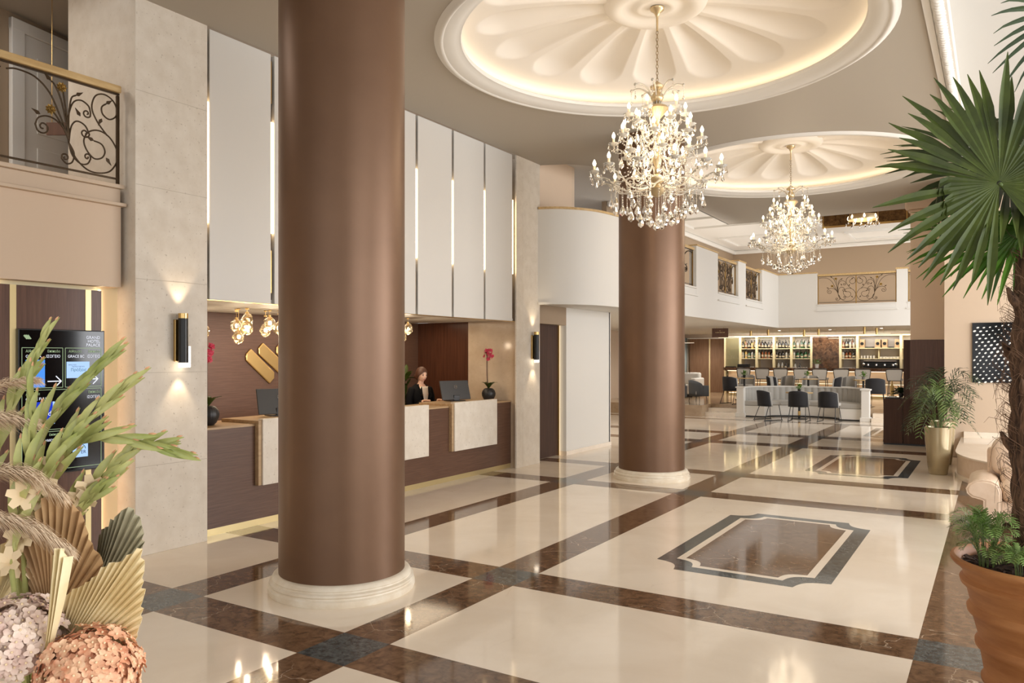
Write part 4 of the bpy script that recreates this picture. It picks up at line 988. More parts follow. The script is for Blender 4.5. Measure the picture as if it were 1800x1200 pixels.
# small crystal light in the high slot
sc_ = thing('crystal_ceiling_light', 'small crystal light glittering before the antique mirror', 'ceiling light', (-2.85, 21.2, 4.86))
finish(MB().lathe([(0, .42), (.02, .42), (.02, 1.25), (0, 1.25)], 10), 'stem', 'gilt', sc_)
finish(MB().lathe([(.34, .30), (.35, .34), (.33, .42), (.02, .44)], 24), 'frame_ring', 'gilt', sc_, smooth=40)
for i in range(14):
    a = 2 * pi * i / 14; r = .34 if i % 2 else .2
    inst('bulb', 'flame', None, None, sc_, (r * cos(a), r * sin(a), .22), True, sc=1.5)
    for k in range(2): inst('crystal_drop', 'drop_a', None, None, sc_, ((r + .05 * k) * cos(a + .2), (r + .05 * k) * sin(a + .2), .30 - .06 * k), False, sc=1.3)
# ================================================================== BANQUETTE AND LOUNGE
def chair_proto(back_m, seat_m, name='lounge_chair'):
    t = thing(name, '', 'chair')
    # seat
    finish(MB().prism([(-.215, -.12), (-.12, -.225), (.12, -.225), (.215, -.12), (.25, .20), (.21, .27), (-.21, .27), (-.25, .20)], .42, .50), 'seat', seat_m, t, bevel=.025, seg=3)
    # wrapped back, dark outside and pale inside
    def bk(off, z_top):
        m_ = MB()
        def fn(u, v):
            a = (u - .5) * 2; x = .265 * a * (1 - .06 * v); y = -.27 + .17 * abs(a) ** 2.6 - .05 * v + off
            z = .38 + .43 * v - .05 * v * abs(a) ** 4
            return (x, y, z)
        m_.grid(fn, 14, 6); return m_
    finish(bk(0, 0), 'backrest', back_m, t, smooth=True, solid=.045)
    finish(bk(.05, 0), 'back_lining', seat_m, t, smooth=True, solid=.01)
    for s in (-1, 1):
        m_ = MB(); m_.tube(spline([(s * .19, .20, .43), (s * .235, .26, .02), (s * .24, .25, .01), (s * .23, -.27, .01), (s * .225, -.28, .02), (s * .19, -.12, .42)], 5), .0095, 7)
        finish(m_, 'sled_leg', 'black', t, smooth=True)
    return t
CH = chair_proto('velvet', 'grey_fabric')
FC = [(-5.31, 21.75, radians(-38), 'dark velvet chair turned sideways, leftmost of three before the booth'), (-4.52, 21.85, radians(0), 'dark velvet chair in the middle of three before the booth'), (-3.78, 22.0, radians(-6), 'dark velvet chair rightmost of three before the booth')]
used = False
for x, y, rz, lb in FC:
    o = CH if not used else dup(CH); used = True
    o.location = (x, y, 0); o.rotation_euler = (0, 0, rz); o['label'] = lb; o['group'] = 'chairs in front of the booth'
UP = [(-6.74, 23.30, radians(-20), 'black lounge chair standing left of the booth on the raised floor'),
      (-5.68, 24.35, radians(-100), 'black lounge chair seen over the booth at its left'), (-2.86, 23.65, radians(5), 'black lounge chair right of the booth near the dark cabinet'),
      (-4.17, 24.45, radians(95), 'black lounge chair behind the booth facing left')]
for x, y, rz, lb in UP:
    o = dup(CH, (x, y, .32), rz, lb, 'dark lounge chairs on the raised floor')
GR = chair_proto('mid_fabric', 'grey_fabric')
first = True
for x, y, rz, lb in [(-5.62, 25.15, radians(150), 'grey lounge chair facing out over the booth'), (-3.86, 25.3, radians(150), 'pale grey lounge chair over the right of the booth'),
                     (-6.95, 25.55, radians(170), 'grey lounge chair by the left brass table'), (-5.0, 25.75, radians(180), 'grey lounge chair behind the middle brass table')]:
    o = GR if first else dup(GR); first = False
    o.location = (x, y, .32); o.rotation_euler = (0, 0, rz); o['label'] = lb; o['group'] = 'grey lounge chairs on the raised floor'
# booth
BX0, BX1, BYF = -6.36, -3.18, 22.55
bo = thing('banquette', 'curved cream booth with grey channelled back and seat', 'banquette', (-4.60, 22.9, 0))
BCX, BR = -4.60, 1.64
def arc(d, n=32, y0=22.50): return [(BCX - (BR - d) * cos(pi * i / n), y0 + max(0.02, (1.42 - d)) * sin(pi * i / n) ** .75) for i in range(n + 1)]
def shell(o, i_, z0, z1): return MB().prism(o + i_[::-1], z0, z1)
shell(arc(-.06), arc(.03), .0, .83).build('booth_wall', 'white', bo, smooth=40)
shell(arc(-.09), arc(.08), .83, .86).build('booth_cap', 'white', bo, smooth=40)
def fl_(u, v):
    a = pi * (.02 + .96 * u); rp = .022 * abs(sin(u * 26 * pi)); d = .05 + rp
    return (BCX - (BR - d) * cos(a), 22.50 + (1.42 - d) * sin(a) ** .75, .44 + .39 * v)
MB().grid(fl_, 312, 2).build('channelled_back', 'grey_fabric', bo, smooth=True)
shell(arc(.05), arc(.66), .32, .46).build('seat_cushion', 'grey_fabric', bo, smooth=40, bevel=.03)
shell(arc(.03), arc(.64), .04, .32).build('seat_base', 'white', bo, smooth=40)
shell(arc(.03), arc(.68), .0, .04).build('plinth', 'black', bo)
for s, y in ((-1, 22.36), (1, 22.36)):
    x = BCX + s * (BR + .01); q = MB()
    q.box(x - .10, y, 0, x + .10, y + .22, .83).box(x - .13, y - .02, .83, x + .13, y + .24, .87).box(x - .13, y - .02, 0, x + .13, y + .24, .12)
    q.build('end_post', 'white', bo, bevel=.008)
def table(label, loc, r=.36, h=.74, top='rail_oak', grp=None):
    t = thing('round_table', label, 'table', loc, 0, grp)
    finish(MB().lathe([(0, h - .028), (r - .01, h - .028), (r, h - .02), (r, h - .004), (r - .006, h), (0, h)], 40), 'table_top', top, t, smooth=40)
    finish(MB().lathe([(0, .02), (.03, .02), (.03, h - .028), (0, h - .028)], 16), 'pedestal', 'black', t, smooth=40)
    finish(MB().lathe([(.031, .10), (.036, .10), (.036, .22), (.031, .22)], 16), 'brass_sleeve', 'brass', t, smooth=40)
    finish(MB().lathe([(0, 0), (.22, 0), (.22, .015), (.03, .025), (0, .025)], 24), 'foot_plate', 'black', t, smooth=40)
    return t
table('pedestal table inside the curved booth', (-4.66, 22.55, 0), r=.36)
TB = [(-6.74, 24.6, 'left round brass-edged table on the raised floor'), (-4.85, 24.75, 'middle round brass-edged table behind the booth'), (-3.28, 24.5, 'right round brass-edged table near the dark chair')]
for x, y, lb in TB: table(lb, (x, y, .32), r=.28, grp='round tables on the raised floor')
def sprig(label, loc, potm, r=.045, seed=1, h=.16):
    rnd = random.Random(seed); t = thing('table_plant', label, 'plant', loc, 0, 'small plants on the tables')
    finish(MB().lathe([(0, 0), (r * .8, 0), (r, r * 1.9), (r * .8, r * 1.8), (0, r * 1.7)], 14), 'pot', potm, t, smooth=40)
    b = MB()
    for k in range(46):
        a = rnd.random() * 6.28; el = rnd.uniform(.1, 1.4); L_ = h * rnd.uniform(.5, 1); d = Vector((cos(a) * cos(el), sin(a) * cos(el), sin(el))); p = Vector((0, 0, r * 1.8)) + d * L_
        s_ = Vector((-sin(a), cos(a), 0)) * .02; e = d * .03
        b.add([p - e, p + s_, p + e, p - s_], [(0, 1, 2, 3)])
        b.tube([(0, 0, r * 1.7), p], .0015, 3)
    finish(b, 'foliage', 'palm_light', t); return t
sprig('small plant in a dark pot on the booth table', (-4.66, 22.55, .74), 'black', seed=1)
sprig('small plant in a dark pot on the left round table', (-6.74, 24.6, 1.06), 'black', seed=2)
sprig('small plant in a pale pot on the middle round table', (-4.87, 24.75, 1.06), 'white', seed=3)
sprig('small plant in a grey pot on the right round table', (-3.28, 24.5, 1.06), 'mid_fabric', seed=4)
# armchairs and cream sofa far left
def armchair(label, loc, rz, m1='dark_fabric'):
    t = thing('armchair', label, 'armchair', loc, rz, 'grey armchairs on the left platform')
    finish(MB().box(-.30, -.28, .22, .30, .30, .44), 'seat_cushion', 'grey_fabric', t, bevel=.04, seg=3)
    m_ = MB()
    def fn(u, v):
        a = pi * (1.0 + u); x = .40 * cos(a) * 1.0; y = .02 + .40 * sin(a) - .03 * v; z = .18 + .56 * v - .16 * v * (1 - abs(sin(a)) ** .6)
        return (x, y, z)
    m_.grid(fn, 20, 5); finish(m_, 'wrap_back', m1, t, smooth=True, solid=.08)
    for s in (-1, 1):
        finish(MB().box(s * .36 - .04, .0, .18, s * .36 + .04, .32, .56), 'armrest', m1, t, bevel=.03, seg=3)
        for q in (-1, 1): finish(MB().tube([(s * .27, q * .24, .22), (s * .30, q * .27, 0)], .012, 6), 'leg', 'black', t)
    return t
armchair('grey wrap armchair at the left platform edge by the far column', (-8.35, 22.75, .32), radians(10)).scale = (.85, .85, .92)
armchair('grey wrap armchair beside the brass wall strip', (-8.02, 23.95, .32), radians(-40)).scale = (.72, .72, .9)
s_ = thing('white_sofa', 'long white sofa back beyond the armchairs', 'sofa', (-9.6, 26.4, .32))
MB().box(-10.6, 26.1, .42, -8.9, 26.9, .74).build('seat', 'white', s_, bevel=.05); MB().box(-10.6, 26.75, .42, -8.9, 27.0, 1.16).build('backrest', 'white', s_, bevel=.06)
MB().box(-9.0, 26.0, .42, -8.8, 27.0, .98).build('armrest', 'white', s_, bevel=.05); MB().box(-10.55, 26.15, .32, -8.95, 26.95, .42).build('plinth', 'black', s_)
# ================================================================== BAR
bar_ = thing('bar_counter', 'long bar with dark marble top and glowing cream front', 'bar counter', (-5.3, 28.6, .32))
MB().prism([(-8.45, 28.7), (-8.40, 28.56), (-8.2, 28.5), (-1.7, 28.5), (-1.7, 28.62), (-8.3, 28.62), (-8.35, 29.3), (-8.45, 29.3)], .42, 1.225).build('front_panel', 'bar_front', bar_, smooth=40)
MB().prism([(-8.62, 28.6), (-8.5, 28.38), (-1.6, 28.38), (-1.6, 28.95), (-8.2, 28.95), (-8.2, 29.4), (-8.62, 29.4)], 1.225, 1.33).build('marble_top', 'bar_marble', bar_, bevel=.008)
MB().box(-8.4, 28.42, 1.205, -1.7, 28.46, 1.222).build('light_strip', 'bar_led', bar_)
MB().box(-8.3, 28.36, .80, -1.7, 28.5, .83).build('knee_ledge', 'gold_band', bar_)
MB().box(-8.3, 28.40, .785, -1.7, 28.44, .798).build('light_strip', 'bar_led', bar_)
MB().box(-8.4, 28.54, .32, -1.7, 28.62, .42).build('plinth', 'gold_band', bar_)
MB().box(-8.35, 28.46, .40, -1.7, 28.49, .415).build('light_strip', 'bar_led', bar_)
def stool_proto():
    t = thing('bar_stool', '', 'bar stool', group='bar stools along the counter')
    finish(MB().prism([(-.2, -.2), (.2, -.2), (.22, .18), (-.22, .18)], .62, .70), 'seat', 'stool_fabric', t, bevel=.02)
    out = [(-.195, .63), (-.235, .90), (-.24, .955), (-.215, .99), (-.17, 1.0), (.17, 1.0), (.215, .99), (.24, .955), (.235, .90), (.195, .63)]
    finish(MB().prism(out, -.25, -.21, axis=1), 'backrest', 'stool_fabric', t, bevel=.012)
    m_ = MB(); m_.tube([(x, -.255, z) for x, z in out] + [(out[0][0], -.255, out[0][1])], .012, 6); finish(m_, 'back_piping', 'black', t, smooth=True)
    for sx in (-1, 1):
        for sy_ in (-1, 1): finish(MB().tube([(sx * .17, sy_ * .16, .63), (sx * .21, sy_ * .2, 0)], .012, 6), 'leg', 'black', t)
    finish(MB().tube([(-.2, .19, .22), (.2, .19, .22), (.2, -.19, .22), (-.2, -.19, .22), (-.2, .19, .22)], .008, 5), 'foot_rail', 'black', t)
    return t
ST = stool_proto()
for i, x in enumerate((-7.56, -6.92, -6.30, -5.63, -5.03, -4.36, -3.70, -2.78)):
    o = ST if i == 0 else dup(ST)
    o.location = (x, 27.75, .30 + .02); o['label'] = 'grey bar stool with black piping, %s from the left along the counter' % ORD[i]
# back bar shelving
bb = thing('back_bar', 'pale gold back bar shelving with lit bays and a dark marble panel', 'shelving', (-5.6, 29.9, .32))
posts = [-8.84, -8.27, -7.657, -7.026, -6.40, -5.70, -4.72, -4.16, -2.78, -1.9]
ZT, S1, S2, SB = 2.45, 2.03, 1.66, 1.24
for x in posts: MB().box(x - .04, 29.6, .32, x + .04, 30.05, ZT).build('post', 'shelf', bb)
MB().box(-8.88, 29.58, ZT, -1.86, 30.1, ZT + .05).build('top_rail', 'shelf', bb)
MB().box(-8.88, 30.05, .32, -1.86, 30.1, ZT).build('back_panel', mat('shelf_back', C(206, 198, 188), .6), bb)
MB().box(-5.66, 29.62, .32, -4.76, 29.66, ZT).build('marble_panel', 'bar_marble', bb)
MB().box(-8.82, 29.60, 1.0, -8.31, 29.61, ZT).build('smoked_door', 'pale_glass', bb)
for a, b_ in zip(posts[:-1], posts[1:]):
    if a == -5.70: continue
    for z in (S1, S2): MB().box(a + .04, 29.62, z - .025, b_ - .04, 30.05, z).build('shelf_board', 'shelf', bb)
MB().box(-8.8, 29.4, SB - .05, -1.86, 30.05, SB).build('back_worktop', 'bar_marble', bb)
MB().box(-3.50, 29.7, S2, -3.47, 30.05, S1 - .02).build('divider', 'shelf', bb)
lamp('shelf_light', 'AREA', (-5.4, 29.2, 2.5), 60, NEUT, aim=(-5.4, 30.1, 1.5), size=7, sizey=.2)
# bottles
BT = {}
cols = {'dark': ('bottle_dark', C(22, 16, 12), 'ivory'), 'amber': ('bottle_amber', C(122, 62, 24), 'ivory'), 'green': ('bottle_green', C(24, 74, 40), 'ivory'), 'clear': ('bottle_clear', C(158, 156, 146), 'pale'), 'golden': ('bottle_gold', C(196, 160, 84), 'ivory')}
for k, (n, c, l) in cols.items(): M[n] = mat(n, c, .12, coat=.3)
def bottle_mesh(kind, shape):
    w, hb, hn = [(.038, .17, .28), (.036, .20, .32), (.046, .14, .24), (.04, .18, .26)][shape]
    m_ = MB(); m_.lathe([(0, 0), (w, 0), (w, hb), (w * .35, hb + .04), (w * .3, hn - .03)], 10, mi=0)
    m_.lathe([(w * 1.02, hb * .3), (w * 1.02, hb * .68)], 10, mi=1); m_.lathe([(w * .36, hn - .04), (w * .36, hn), (0, hn)], 8, mi=2)
    o = m_.build('bottle', [cols[kind][0], 'label', 'black'], None, smooth=40); d = o.data; bpy.data.objects.remove(o); return d
rnd = random.Random(21)
bays = [(-8.23, -7.70, 'first'), (-7.62, -7.07, 'second'), (-6.98, -6.44, 'third'), (-6.36, -5.74, 'fourth'), (-4.68, -4.20, 'fifth')]
def put_bottle(x, y, z, kind, where, pos):
    sh = rnd.randrange(4); key = (kind, sh)
    if key not in BT: BT[key] = bottle_mesh(kind, sh)
    o = bpy.data.objects.new('bottle', BT[key]); COL.objects.link(o); o.location = (x, y, z); o.rotation_euler = (0, 0, rnd.random() * 6)
    s_ = rnd.uniform(.92, 1.12); o.scale = (s_, s_, s_)
    lb = '%s bottle, %s on the %s' % (kind, pos, where)
    tag(o, lb, 'bottle', 'bottles on the %s' % where)
for bi, (x0, x1, nm) in enumerate(bays):
    for (z, nmz) in ((S1, 'upper'), (S2, 'lower')):
        n = 9 if x1 - x0 > .5 else 8
        for k in range(n):
            x = x0 + .035 + (x1 - x0 - .07) * k / (n - 1)
            w = {0: ['dark', 'dark', 'clear', 'golden', 'amber'], 1: ['dark', 'dark', 'amber', 'clear'], 2: ['dark', 'dark', 'dark', 'clear'], 3: ['clear', 'clear', 'green', 'dark'], 4: ['amber', 'amber', 'dark', 'clear']}[bi]
            kind = rnd.choice(w)
            if bi == 0 and nmz == 'lower': kind = rnd.choice(['golden', 'green', 'dark', 'clear'])
            if bi == 3 and nmz == 'lower' and k in (3, 4, 5): kind = 'green'
            put_bottle(x, 29.74 + (k % 2) * .11, z, kind, '%s shelf, %s bottle bay' % (nmz, nm), ORD[k] + ' from left')
for k, x in enumerate((-6.85, -6.72, -6.60, -6.50, -6.26, -6.1)): put_bottle(x, 29.62, SB, rnd.choice(['dark', 'dark', 'clear']), 'worktop behind the bar', ORD[k] + ' from left')
# glasses on the lower counter and behind the smoked door
gm = MB().lathe([(0, 0), (.032, 0), (.038, .10), (.036, .10), (.03, .006), (0, .006)], 10).build('g', 'crystal_cup', None, smooth=40); gd = gm.data; bpy.data.objects.remove(gm)
GN = {}
def glass(x, y, z, where):
    GN[where] = GN.get(where, -1) + 1
    o = bpy.data.objects.new('drinking_glass', gd); COL.objects.link(o); o.location = (x, y, z); tag(o, 'clear tumbler, %s from left on the %s' % (ORD[GN[where]], where), 'glass', 'tumblers on the %s' % where)
for i in range(6): glass(-8.22 + i * .09, 29.55, SB, 'worktop under the first bottle bay')
for i in range(6): glass(-6.3 + i * .09, 29.52, SB, 'worktop under the fourth bottle bay')
for i in range(5): glass(-4.62 + i * .09, 29.52, SB, 'worktop under the fifth bottle bay')
for i in range(5): glass(-8.76 + i * .10, 29.8, S2, 'shelf behind the smoked cabinet door')
for i in range(5): glass(-4.05 + i * .10, 29.8, S2, 'middle shelf of the wide bay')
# coffee cups stacked on the wide bay shelf
cm = MB().lathe([(0, 0), (.025, 0), (.042, .05), (.038, .05), (.024, .006), (0, .006)], 10).build('g', 'white', None, smooth=40); cd = cm.data; bpy.data.objects.remove(cm)
for i in range(11):
    o = bpy.data.objects.new('coffee_cup', cd); COL.objects.link(o); o.location = (-3.42 + i * .055 * 1.0, 29.72 + (i % 2) * .12, S2); o.scale = (1, 1, 1.3); tag(o, 'white coffee cup, %s from left on the middle shelf of the wide bay' % ORD[i], 'cup', 'coffee cups on the wide bay shelf')
# round-faced speakers / wooden boxes on the top shelf
for i, x in enumerate((-4.02, -3.52, -3.30, -2.90)):
    t = thing('wooden_speaker', 'brown box with round dark face, %s from the left on the top shelf' % ORD[i], 'speaker', (x, 29.8, S1), 0, 'brown boxes on the top shelf')
    MB().box(x - .085, 29.7, S1, x + .085, 29.95, S1 + .30).build('case', 'oak', t, bevel=.006)
    MB().lathe([(0, 0), (.055, 0)], 20, (0, 0, 0)).add([], []); q = MB(); q.tube([(x, 29.70, S1 + .15), (x, 29.69, S1 + .15)], .055, 20); q.build('round_face', 'black', t)
for i, (x0, x1) in enumerate(((-3.92, -3.64), (-3.18, -3.02))):
    t = thing('bottle_tray', 'low black tray between the brown boxes, %s' % ('left' if i == 0 else 'right'), 'tray', (x0, 29.8, S1)); MB().box(x0, 29.7, S1, x1, 29.9, S1 + .04).build('tray_body', 'black', t, bevel=.005)
# espresso machine
em = thing('espresso_machine', 'black and chrome espresso machine under the wide bay', 'coffee machine', (-3.45, 29.5, SB))
MB().box(-3.95, 29.40, SB + .10, -2.88, 29.58, SB + .32).build('machine_body', 'black', em, bevel=.03)
MB().box(-3.9, 29.34, SB + .02, -2.9, 29.58, SB + .06).build('drip_tray', 'chrome', em, bevel=.005)
MB().box(-3.92, 29.36, SB + .32, -2.9, 29.58, SB + .35).build('cup_rail', 'chrome', em, bevel=.005)
for i in range(4):
    x = -3.78 + i * .26; q = MB(); q.lathe([(0, 0), (.04, 0), (.04, .06), (0, .06)], 12, (x, 29.36, SB + .17)); q.tube([(x, 29.36, SB + .18), (x + .02, 29.25, SB + .17)], .012, 6)
    q.build('group_head', 'chrome', em, smooth=40)
for s in (-1, 1): MB().ball((-3.415 + s * .5, 29.38, SB + .22), .05, 10, 8).build('pressure_gauge', 'chrome', em, smooth=True)
t = thing('till_screen', 'black till screen lying on the bar top', 'till', (-7.9, 28.8, 1.33)); MB().box(-8.12, 28.7, 1.33, -7.70, 28.9, 1.45).build('till_body', 'black', t, bevel=.01)
MB().box(-8.55, 28.65, 1.33, -8.2, 28.85, 1.36).build('bar_mat', 'black', thing('bar_mat', 'flat black mat on the left end of the bar top', 'mat', (-8.4, 28.7, 1.33)))
sprig('leafy plant in a white pot on the bar top before the dark marble', (-5.35, 28.75, 1.33), 'white', r=.07, seed=8, h=.24)['group'] = ''
# wall panels left of the bar, curtain
t = thing('wood_wall_panel', 'two brown wall panels with a gold strip left of the bar', 'wall panel', (-9.6, 30.1, .32))
MB().box(-10.4, 30.06, .32, -9.61, 30.16, 2.42).box(-9.56, 30.06, .32, -8.88, 30.16, 2.42).build('wood_panel', 'wood_light', t); MB().box(-9.61, 30.02, .32, -9.56, 30.1, 2.46).build('gold_strip', 'shelf', t)
MB().box(-10.6, 30.0, 2.42, -8.86, 30.16, 2.46).build('light_ledge', 'led_soft', t) if False else MB().box(-10.6, 30.0, 2.42, -8.86, 30.16, 2.46).build('ledge', 'white', t)
q = MB(); q.grid(lambda u, v: (-11.6 + 1.15 * u, 29.9 + .05 * sin(u * 60), .32 + 2.14 * v), 60, 1)
tag(q.build('curtain', 'curtain', None, smooth=True, solid=.01), 'pale grey blue curtain beyond the white sofa', 'curtain')
# hanging sign
t = thing('hanging_sign', 'small brown sign hanging from the ceiling above the steps', 'sign', (-6.9, 22.6, 2.43))
MB().box(-7.14, 22.59, 2.30, -6.66, 22.615, 2.56).build('sign_board', 'wood', t, bevel=.003)
for x in (-7.0, -6.8): MB().tube([(x, 22.6, 2.56), (x, 22.6, 2.60)], .004, 5).build('hanger', 'brass', t)
text('Monogram Bar', t, .045, (-7.05, 22.585, 2.42), (pi / 2, 0, 0), 'gold_band') if False else None
q = MB()
for i in range(9): q.box(-7.03 + i * .031, 22.584, 2.425, -7.03 + i * .031 + (.022 if i % 3 else .012), 22.59, 2.45 - (i % 2) * .006)
q.build('lettering', 'gold_band', t)
MB().tube([(-6.9 + .015 * cos(a), 22.587, 2.49 + .015 * sin(a)) for a in [2 * pi * i / 12 for i in range(13)]], .003, 4).build('emblem', 'gold_band', t)
# slim linear pendants and brass tubes over the lounge
BL = [(-6.52, -5.82, 24.5, 2.27, 'left over the shelves'), (-5.54, -4.85, 24.5, 2.375, 'over the third stool'), (-5.05, -4.36, 24.9, 2.34, 'low left of the dark marble'), (-4.24, -3.52, 24.5, 2.26, 'lowest before the dark marble'),
      (-3.23, -2.55, 24.5, 2.395, 'highest at the right'), (-2.96, -2.27, 24.6, 2.34, 'below the highest at the right'), (-7.75, -7.2, 25.2, 2.34, 'beside the hanging sign'), (-9.2, -8.55, 25.2, 2.18, 'far left by the column')]
for i, (x0, x1, y, z, wh) in enumerate(BL):
    t = thing('linear_pendant', 'slim glowing linear lamp %s' % wh, 'pendant light', ((x0 + x1) / 2, y, z), 0, 'slim linear pendants of the lounge')
    m_ = (x0 + x1) / 2
    MB().prism([(x0, y - .03), (x1, y - .03), (m_ + .1, y + .07), (m_ - .1, y + .07)], z + .008, z + .022).build('blade', 'gold_band', t)
    MB().prism([(x0 + .01, y - .026), (x1 - .01, y - .026), (m_ + .1, y + .064), (m_ - .1, y + .064)], z, z + .008).build('light_diffuser', 'blade', t)
    for q in (-.15, .15): MB().tube([(m_ + q, y + .02, z + .02), (m_ + q, y + .02, 2.6)], .002, 4).build('wire', 'brass', t)
for i, (x, zt, zb) in enumerate([(-6.51, 2.53, 2.37), (-5.98, 2.555, 2.38), (-4.92, 2.535, 2.35), (-4.51, 2.55, 2.37), (-3.25, 2.59, 2.39), (-2.93, 2.55, 2.37)]):
    t = thing('tube_pendant', 'brass tube downlight, %s from the left over the lounge' % ORD[i], 'pendant light', (x, 24.5, 2.4), 0, 'brass tube downlights')
    MB().lathe([(.02, zb), (.036, zb), (.036, zt), (0, zt)], 14, (x, 24.5, 0)).build('tube_shade', 'brass', t, smooth=40)
    MB().lathe([(0, zb + .01), (.03, zb + .01)], 12, (x, 24.5, 0)).build('lens', 'downlight', t)
    if zt < 2.6: MB().tube([(x, 24.5, zt), (x, 24.5, 2.6)], .003, 4).build('wire', 'brass', t)
for i, (x, y) in enumerate([(-7.6, 19), (-6.6, 17), (-3.0, 26.2), (-4.6, 26.9), (-6.2, 26.9), (-8.8, 23), (-8.4, 26.9)]):
    tag(MB().lathe([(0, 2.598), (.03, 2.598), (.03, 2.594), (.04, 2.594), (.04, 2.60)], 16, (x, y, 0)).build('recessed_light', 'downlight', None), 'round recessed ceiling light under the gallery, %s' % ['far behind the near column edge', 'nearest over the hall', 'right end above the stools', 'middle above the stools', 'left above the stools', 'over the armchairs', 'over the wood wall panels'][i], 'ceiling light', 'recessed lights under the gallery')

# ================================================================== RIGHT SIDE: CABINET, PIER CLADDING
t = thing('host_cabinet', 'low dark brown wood cabinet in front of the tan pier', 'cabinet', (-1.5, 17.2, 0))
MB().box(-1.905, 16.95, .03, -1.56, 17.55, .905).build('cabinet_body', 'wood_box', t, bevel=.004)
MB().box(-1.55, 16.95, .03, -.95, 17.09, .905).build('cabinet_door', 'wood_box', t, bevel=.004)
MB().box(-1.905, 16.97, 0, -.95, 17.07, .03).build('plinth', 'black', t)
t = thing('pier_cladding', 'dark brown wood cladding on the lower half of the tan pier', 'wall panel', (-1.1, 17.05, .9))
MB().box(-1.445, 17.075, .905, -.72, 17.095, 2.065).build('wood_panel', 'wood', t)
MB().box(-1.56, 17.095, .905, -1.445, 17.3, 2.065).build('side_panel', 'wood_box', t)
t = thing('serving_tray', 'dark tray with folded papers on the brown cabinet', 'tray', (-1.78, 17.2, .905))
MB().box(-1.885, 17.05, .905, -1.62, 17.4, .925).build('tray_body', 'black', t, bevel=.004)
for i in range(3): MB().box(-1.86 + i * .02, 17.08, .925 + i * .008, -1.70, 17.3 - i * .03, .931 + i * .008).build('folded_paper', 'paper', t)
strap_plant('cabinet_plant', 'dark leafy plant standing on the brown cabinet', 'plant', (-1.62, 17.28, .925), .05, 40, .22, 'areca_dark', .1, 12, w=.03)
t = thing('bottle', 'pale bottle standing behind the plant on the brown cabinet', 'bottle', (-1.80, 17.44, .905)); MB().lathe([(0, 0), (.035, 0), (.035, .22), (.012, .28), (.012, .34), (0, .34)], 14, (-1.80, 17.44, .905)).build('glass_body', 'bottle_gold', t, smooth=40)
# artwork of white dots on black
ar = thing('dotted_artwork', 'square black artwork covered with small white ovals on the beige wall', 'artwork', (.0, 15.48, 1.8))
MB().box(-.356, 15.465, 1.295, .72, 15.498, 2.315).build('canvas', 'screen', ar, bevel=.003)
q = MB(); rr = random.Random(3); row = 0; z = 1.32
while z < 2.29:
    x = -.33 + (row % 2) * .045
    while x < .70:
        g = .75 + .5 * noise.noise(Vector((x * 3, z * 3, 0))); w, h = .027 * g, .017 * g; tl = .5 + .6 * noise.noise(Vector((x * 2, z * 2, 4)))
        cx_, cz_ = x + .012 * sin(z * 9), z + .02 * sin(x * 7)
        P = [(cx_ + w * cos(a) * cos(tl) - h * sin(a) * sin(tl), 15.464, cz_ + w * cos(a) * sin(tl) + h * sin(a) * cos(tl)) for a in [2 * pi * i / 8 for i in range(8)]]
        if max(p[0] for p in P) < .715 and min(p[0] for p in P) > -.352 and cz_ < 2.295: q.poly(P)
        x += .088
    z += .062; row += 1
q.build('dot_pattern', 'paper', ar)
# ================================================================== PLANTS ON THE RIGHT
def frond(b, base, dirh, L_, rise, droop, nl, ll, w, side_el=.2, rnd=random, stemr=.004, st0=.25):
    """pinnate frond: arching rib with paired leaflets"""
    base = Vector(base); d = Vector((cos(dirh), sin(dirh), 0)); s_ = Vector((-d.y, d.x, 0)); pts = []
    for i in range(15):
        u = i / 14; pts.append(base + d * L_ * u * (.25 + .75 * u) * .9 + Vector((0, 0, rise * sin(min(1, u * 1.15) * pi / 2) - droop * u ** 3)))
    b.tube(pts, [stemr * (1 - .7 * i / 14) for i in range(15)], 4, mi=1)
    for k in range(nl):
        u = st0 + (1 - st0) * k / (nl - 1); f = u * 14; i = min(13, int(f)); p = pts[i].lerp(pts[i + 1], f - i); tan = (pts[i + 1] - pts[i]).normalized()
        lk = ll * (sin(pi * (.15 + .8 * (u - st0) / (1 - st0))) ** .6) * rnd.uniform(.85, 1.1)
        for sg in (-1, 1):
            dr = (s_ * sg * .85 + tan * .75 + Vector((0, 0, side_el))).normalized(); wd = tan.cross(dr).cross(dr).normalized() * w
            q1, q2 = p + dr * lk * .4, p + dr * lk * .8 + Vector((0, 0, -lk * .10)); q3 = p + dr * lk + Vector((0, 0, -lk * .25))
            b.add([p, q1 + wd, q1 - wd, q2 + wd * .7, q2 - wd * .7, q3], [(0, 1, 2), (1, 3, 4, 2), (3, 5, 4)], 0)
# tall champagne planters with areca palms
def planter(name, x, y, label, r=.185, h=.70):
    t = thing(name, label, 'planter', (x, y, 0), 0, 'tall champagne planters')
    pf = [(0, 0), (r * .66, 0), (r * .70, .02), (r * .84, .25), (r * .95, .5), (r, h), (r * .93, h), (r * .90, h - .015), (r * .86, h - .05), (0, h - .05)]
    finish(MB().lathe(pf, 40), 'pot', 'champagne', t, smooth=50); finish(MB().lathe([(0, h - .045), (r * .86, h - .045)], 24), 'soil', 'soil', t); return t
rn = random.Random(5)
t = planter('potted_palm', -.735, 13.1, 'full areca palm in the nearer champagne planter')
for k in range(24):
    a = k * 2.4 + rn.random(); b = MB(); L_ = rn.uniform(.20, .62); 
    frond(b, (.04 * cos(a), .04 * sin(a), .66), a, L_, rn.uniform(.35, .90) * (1.1 - .35 * L_), .25 + .3 * L_, 13, .20, .0085, rnd=rn, st0=.35)
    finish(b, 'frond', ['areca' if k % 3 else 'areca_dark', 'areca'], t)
t = planter('potted_palm', -.74, 14.35, 'darker palm in the champagne planter half hidden behind')
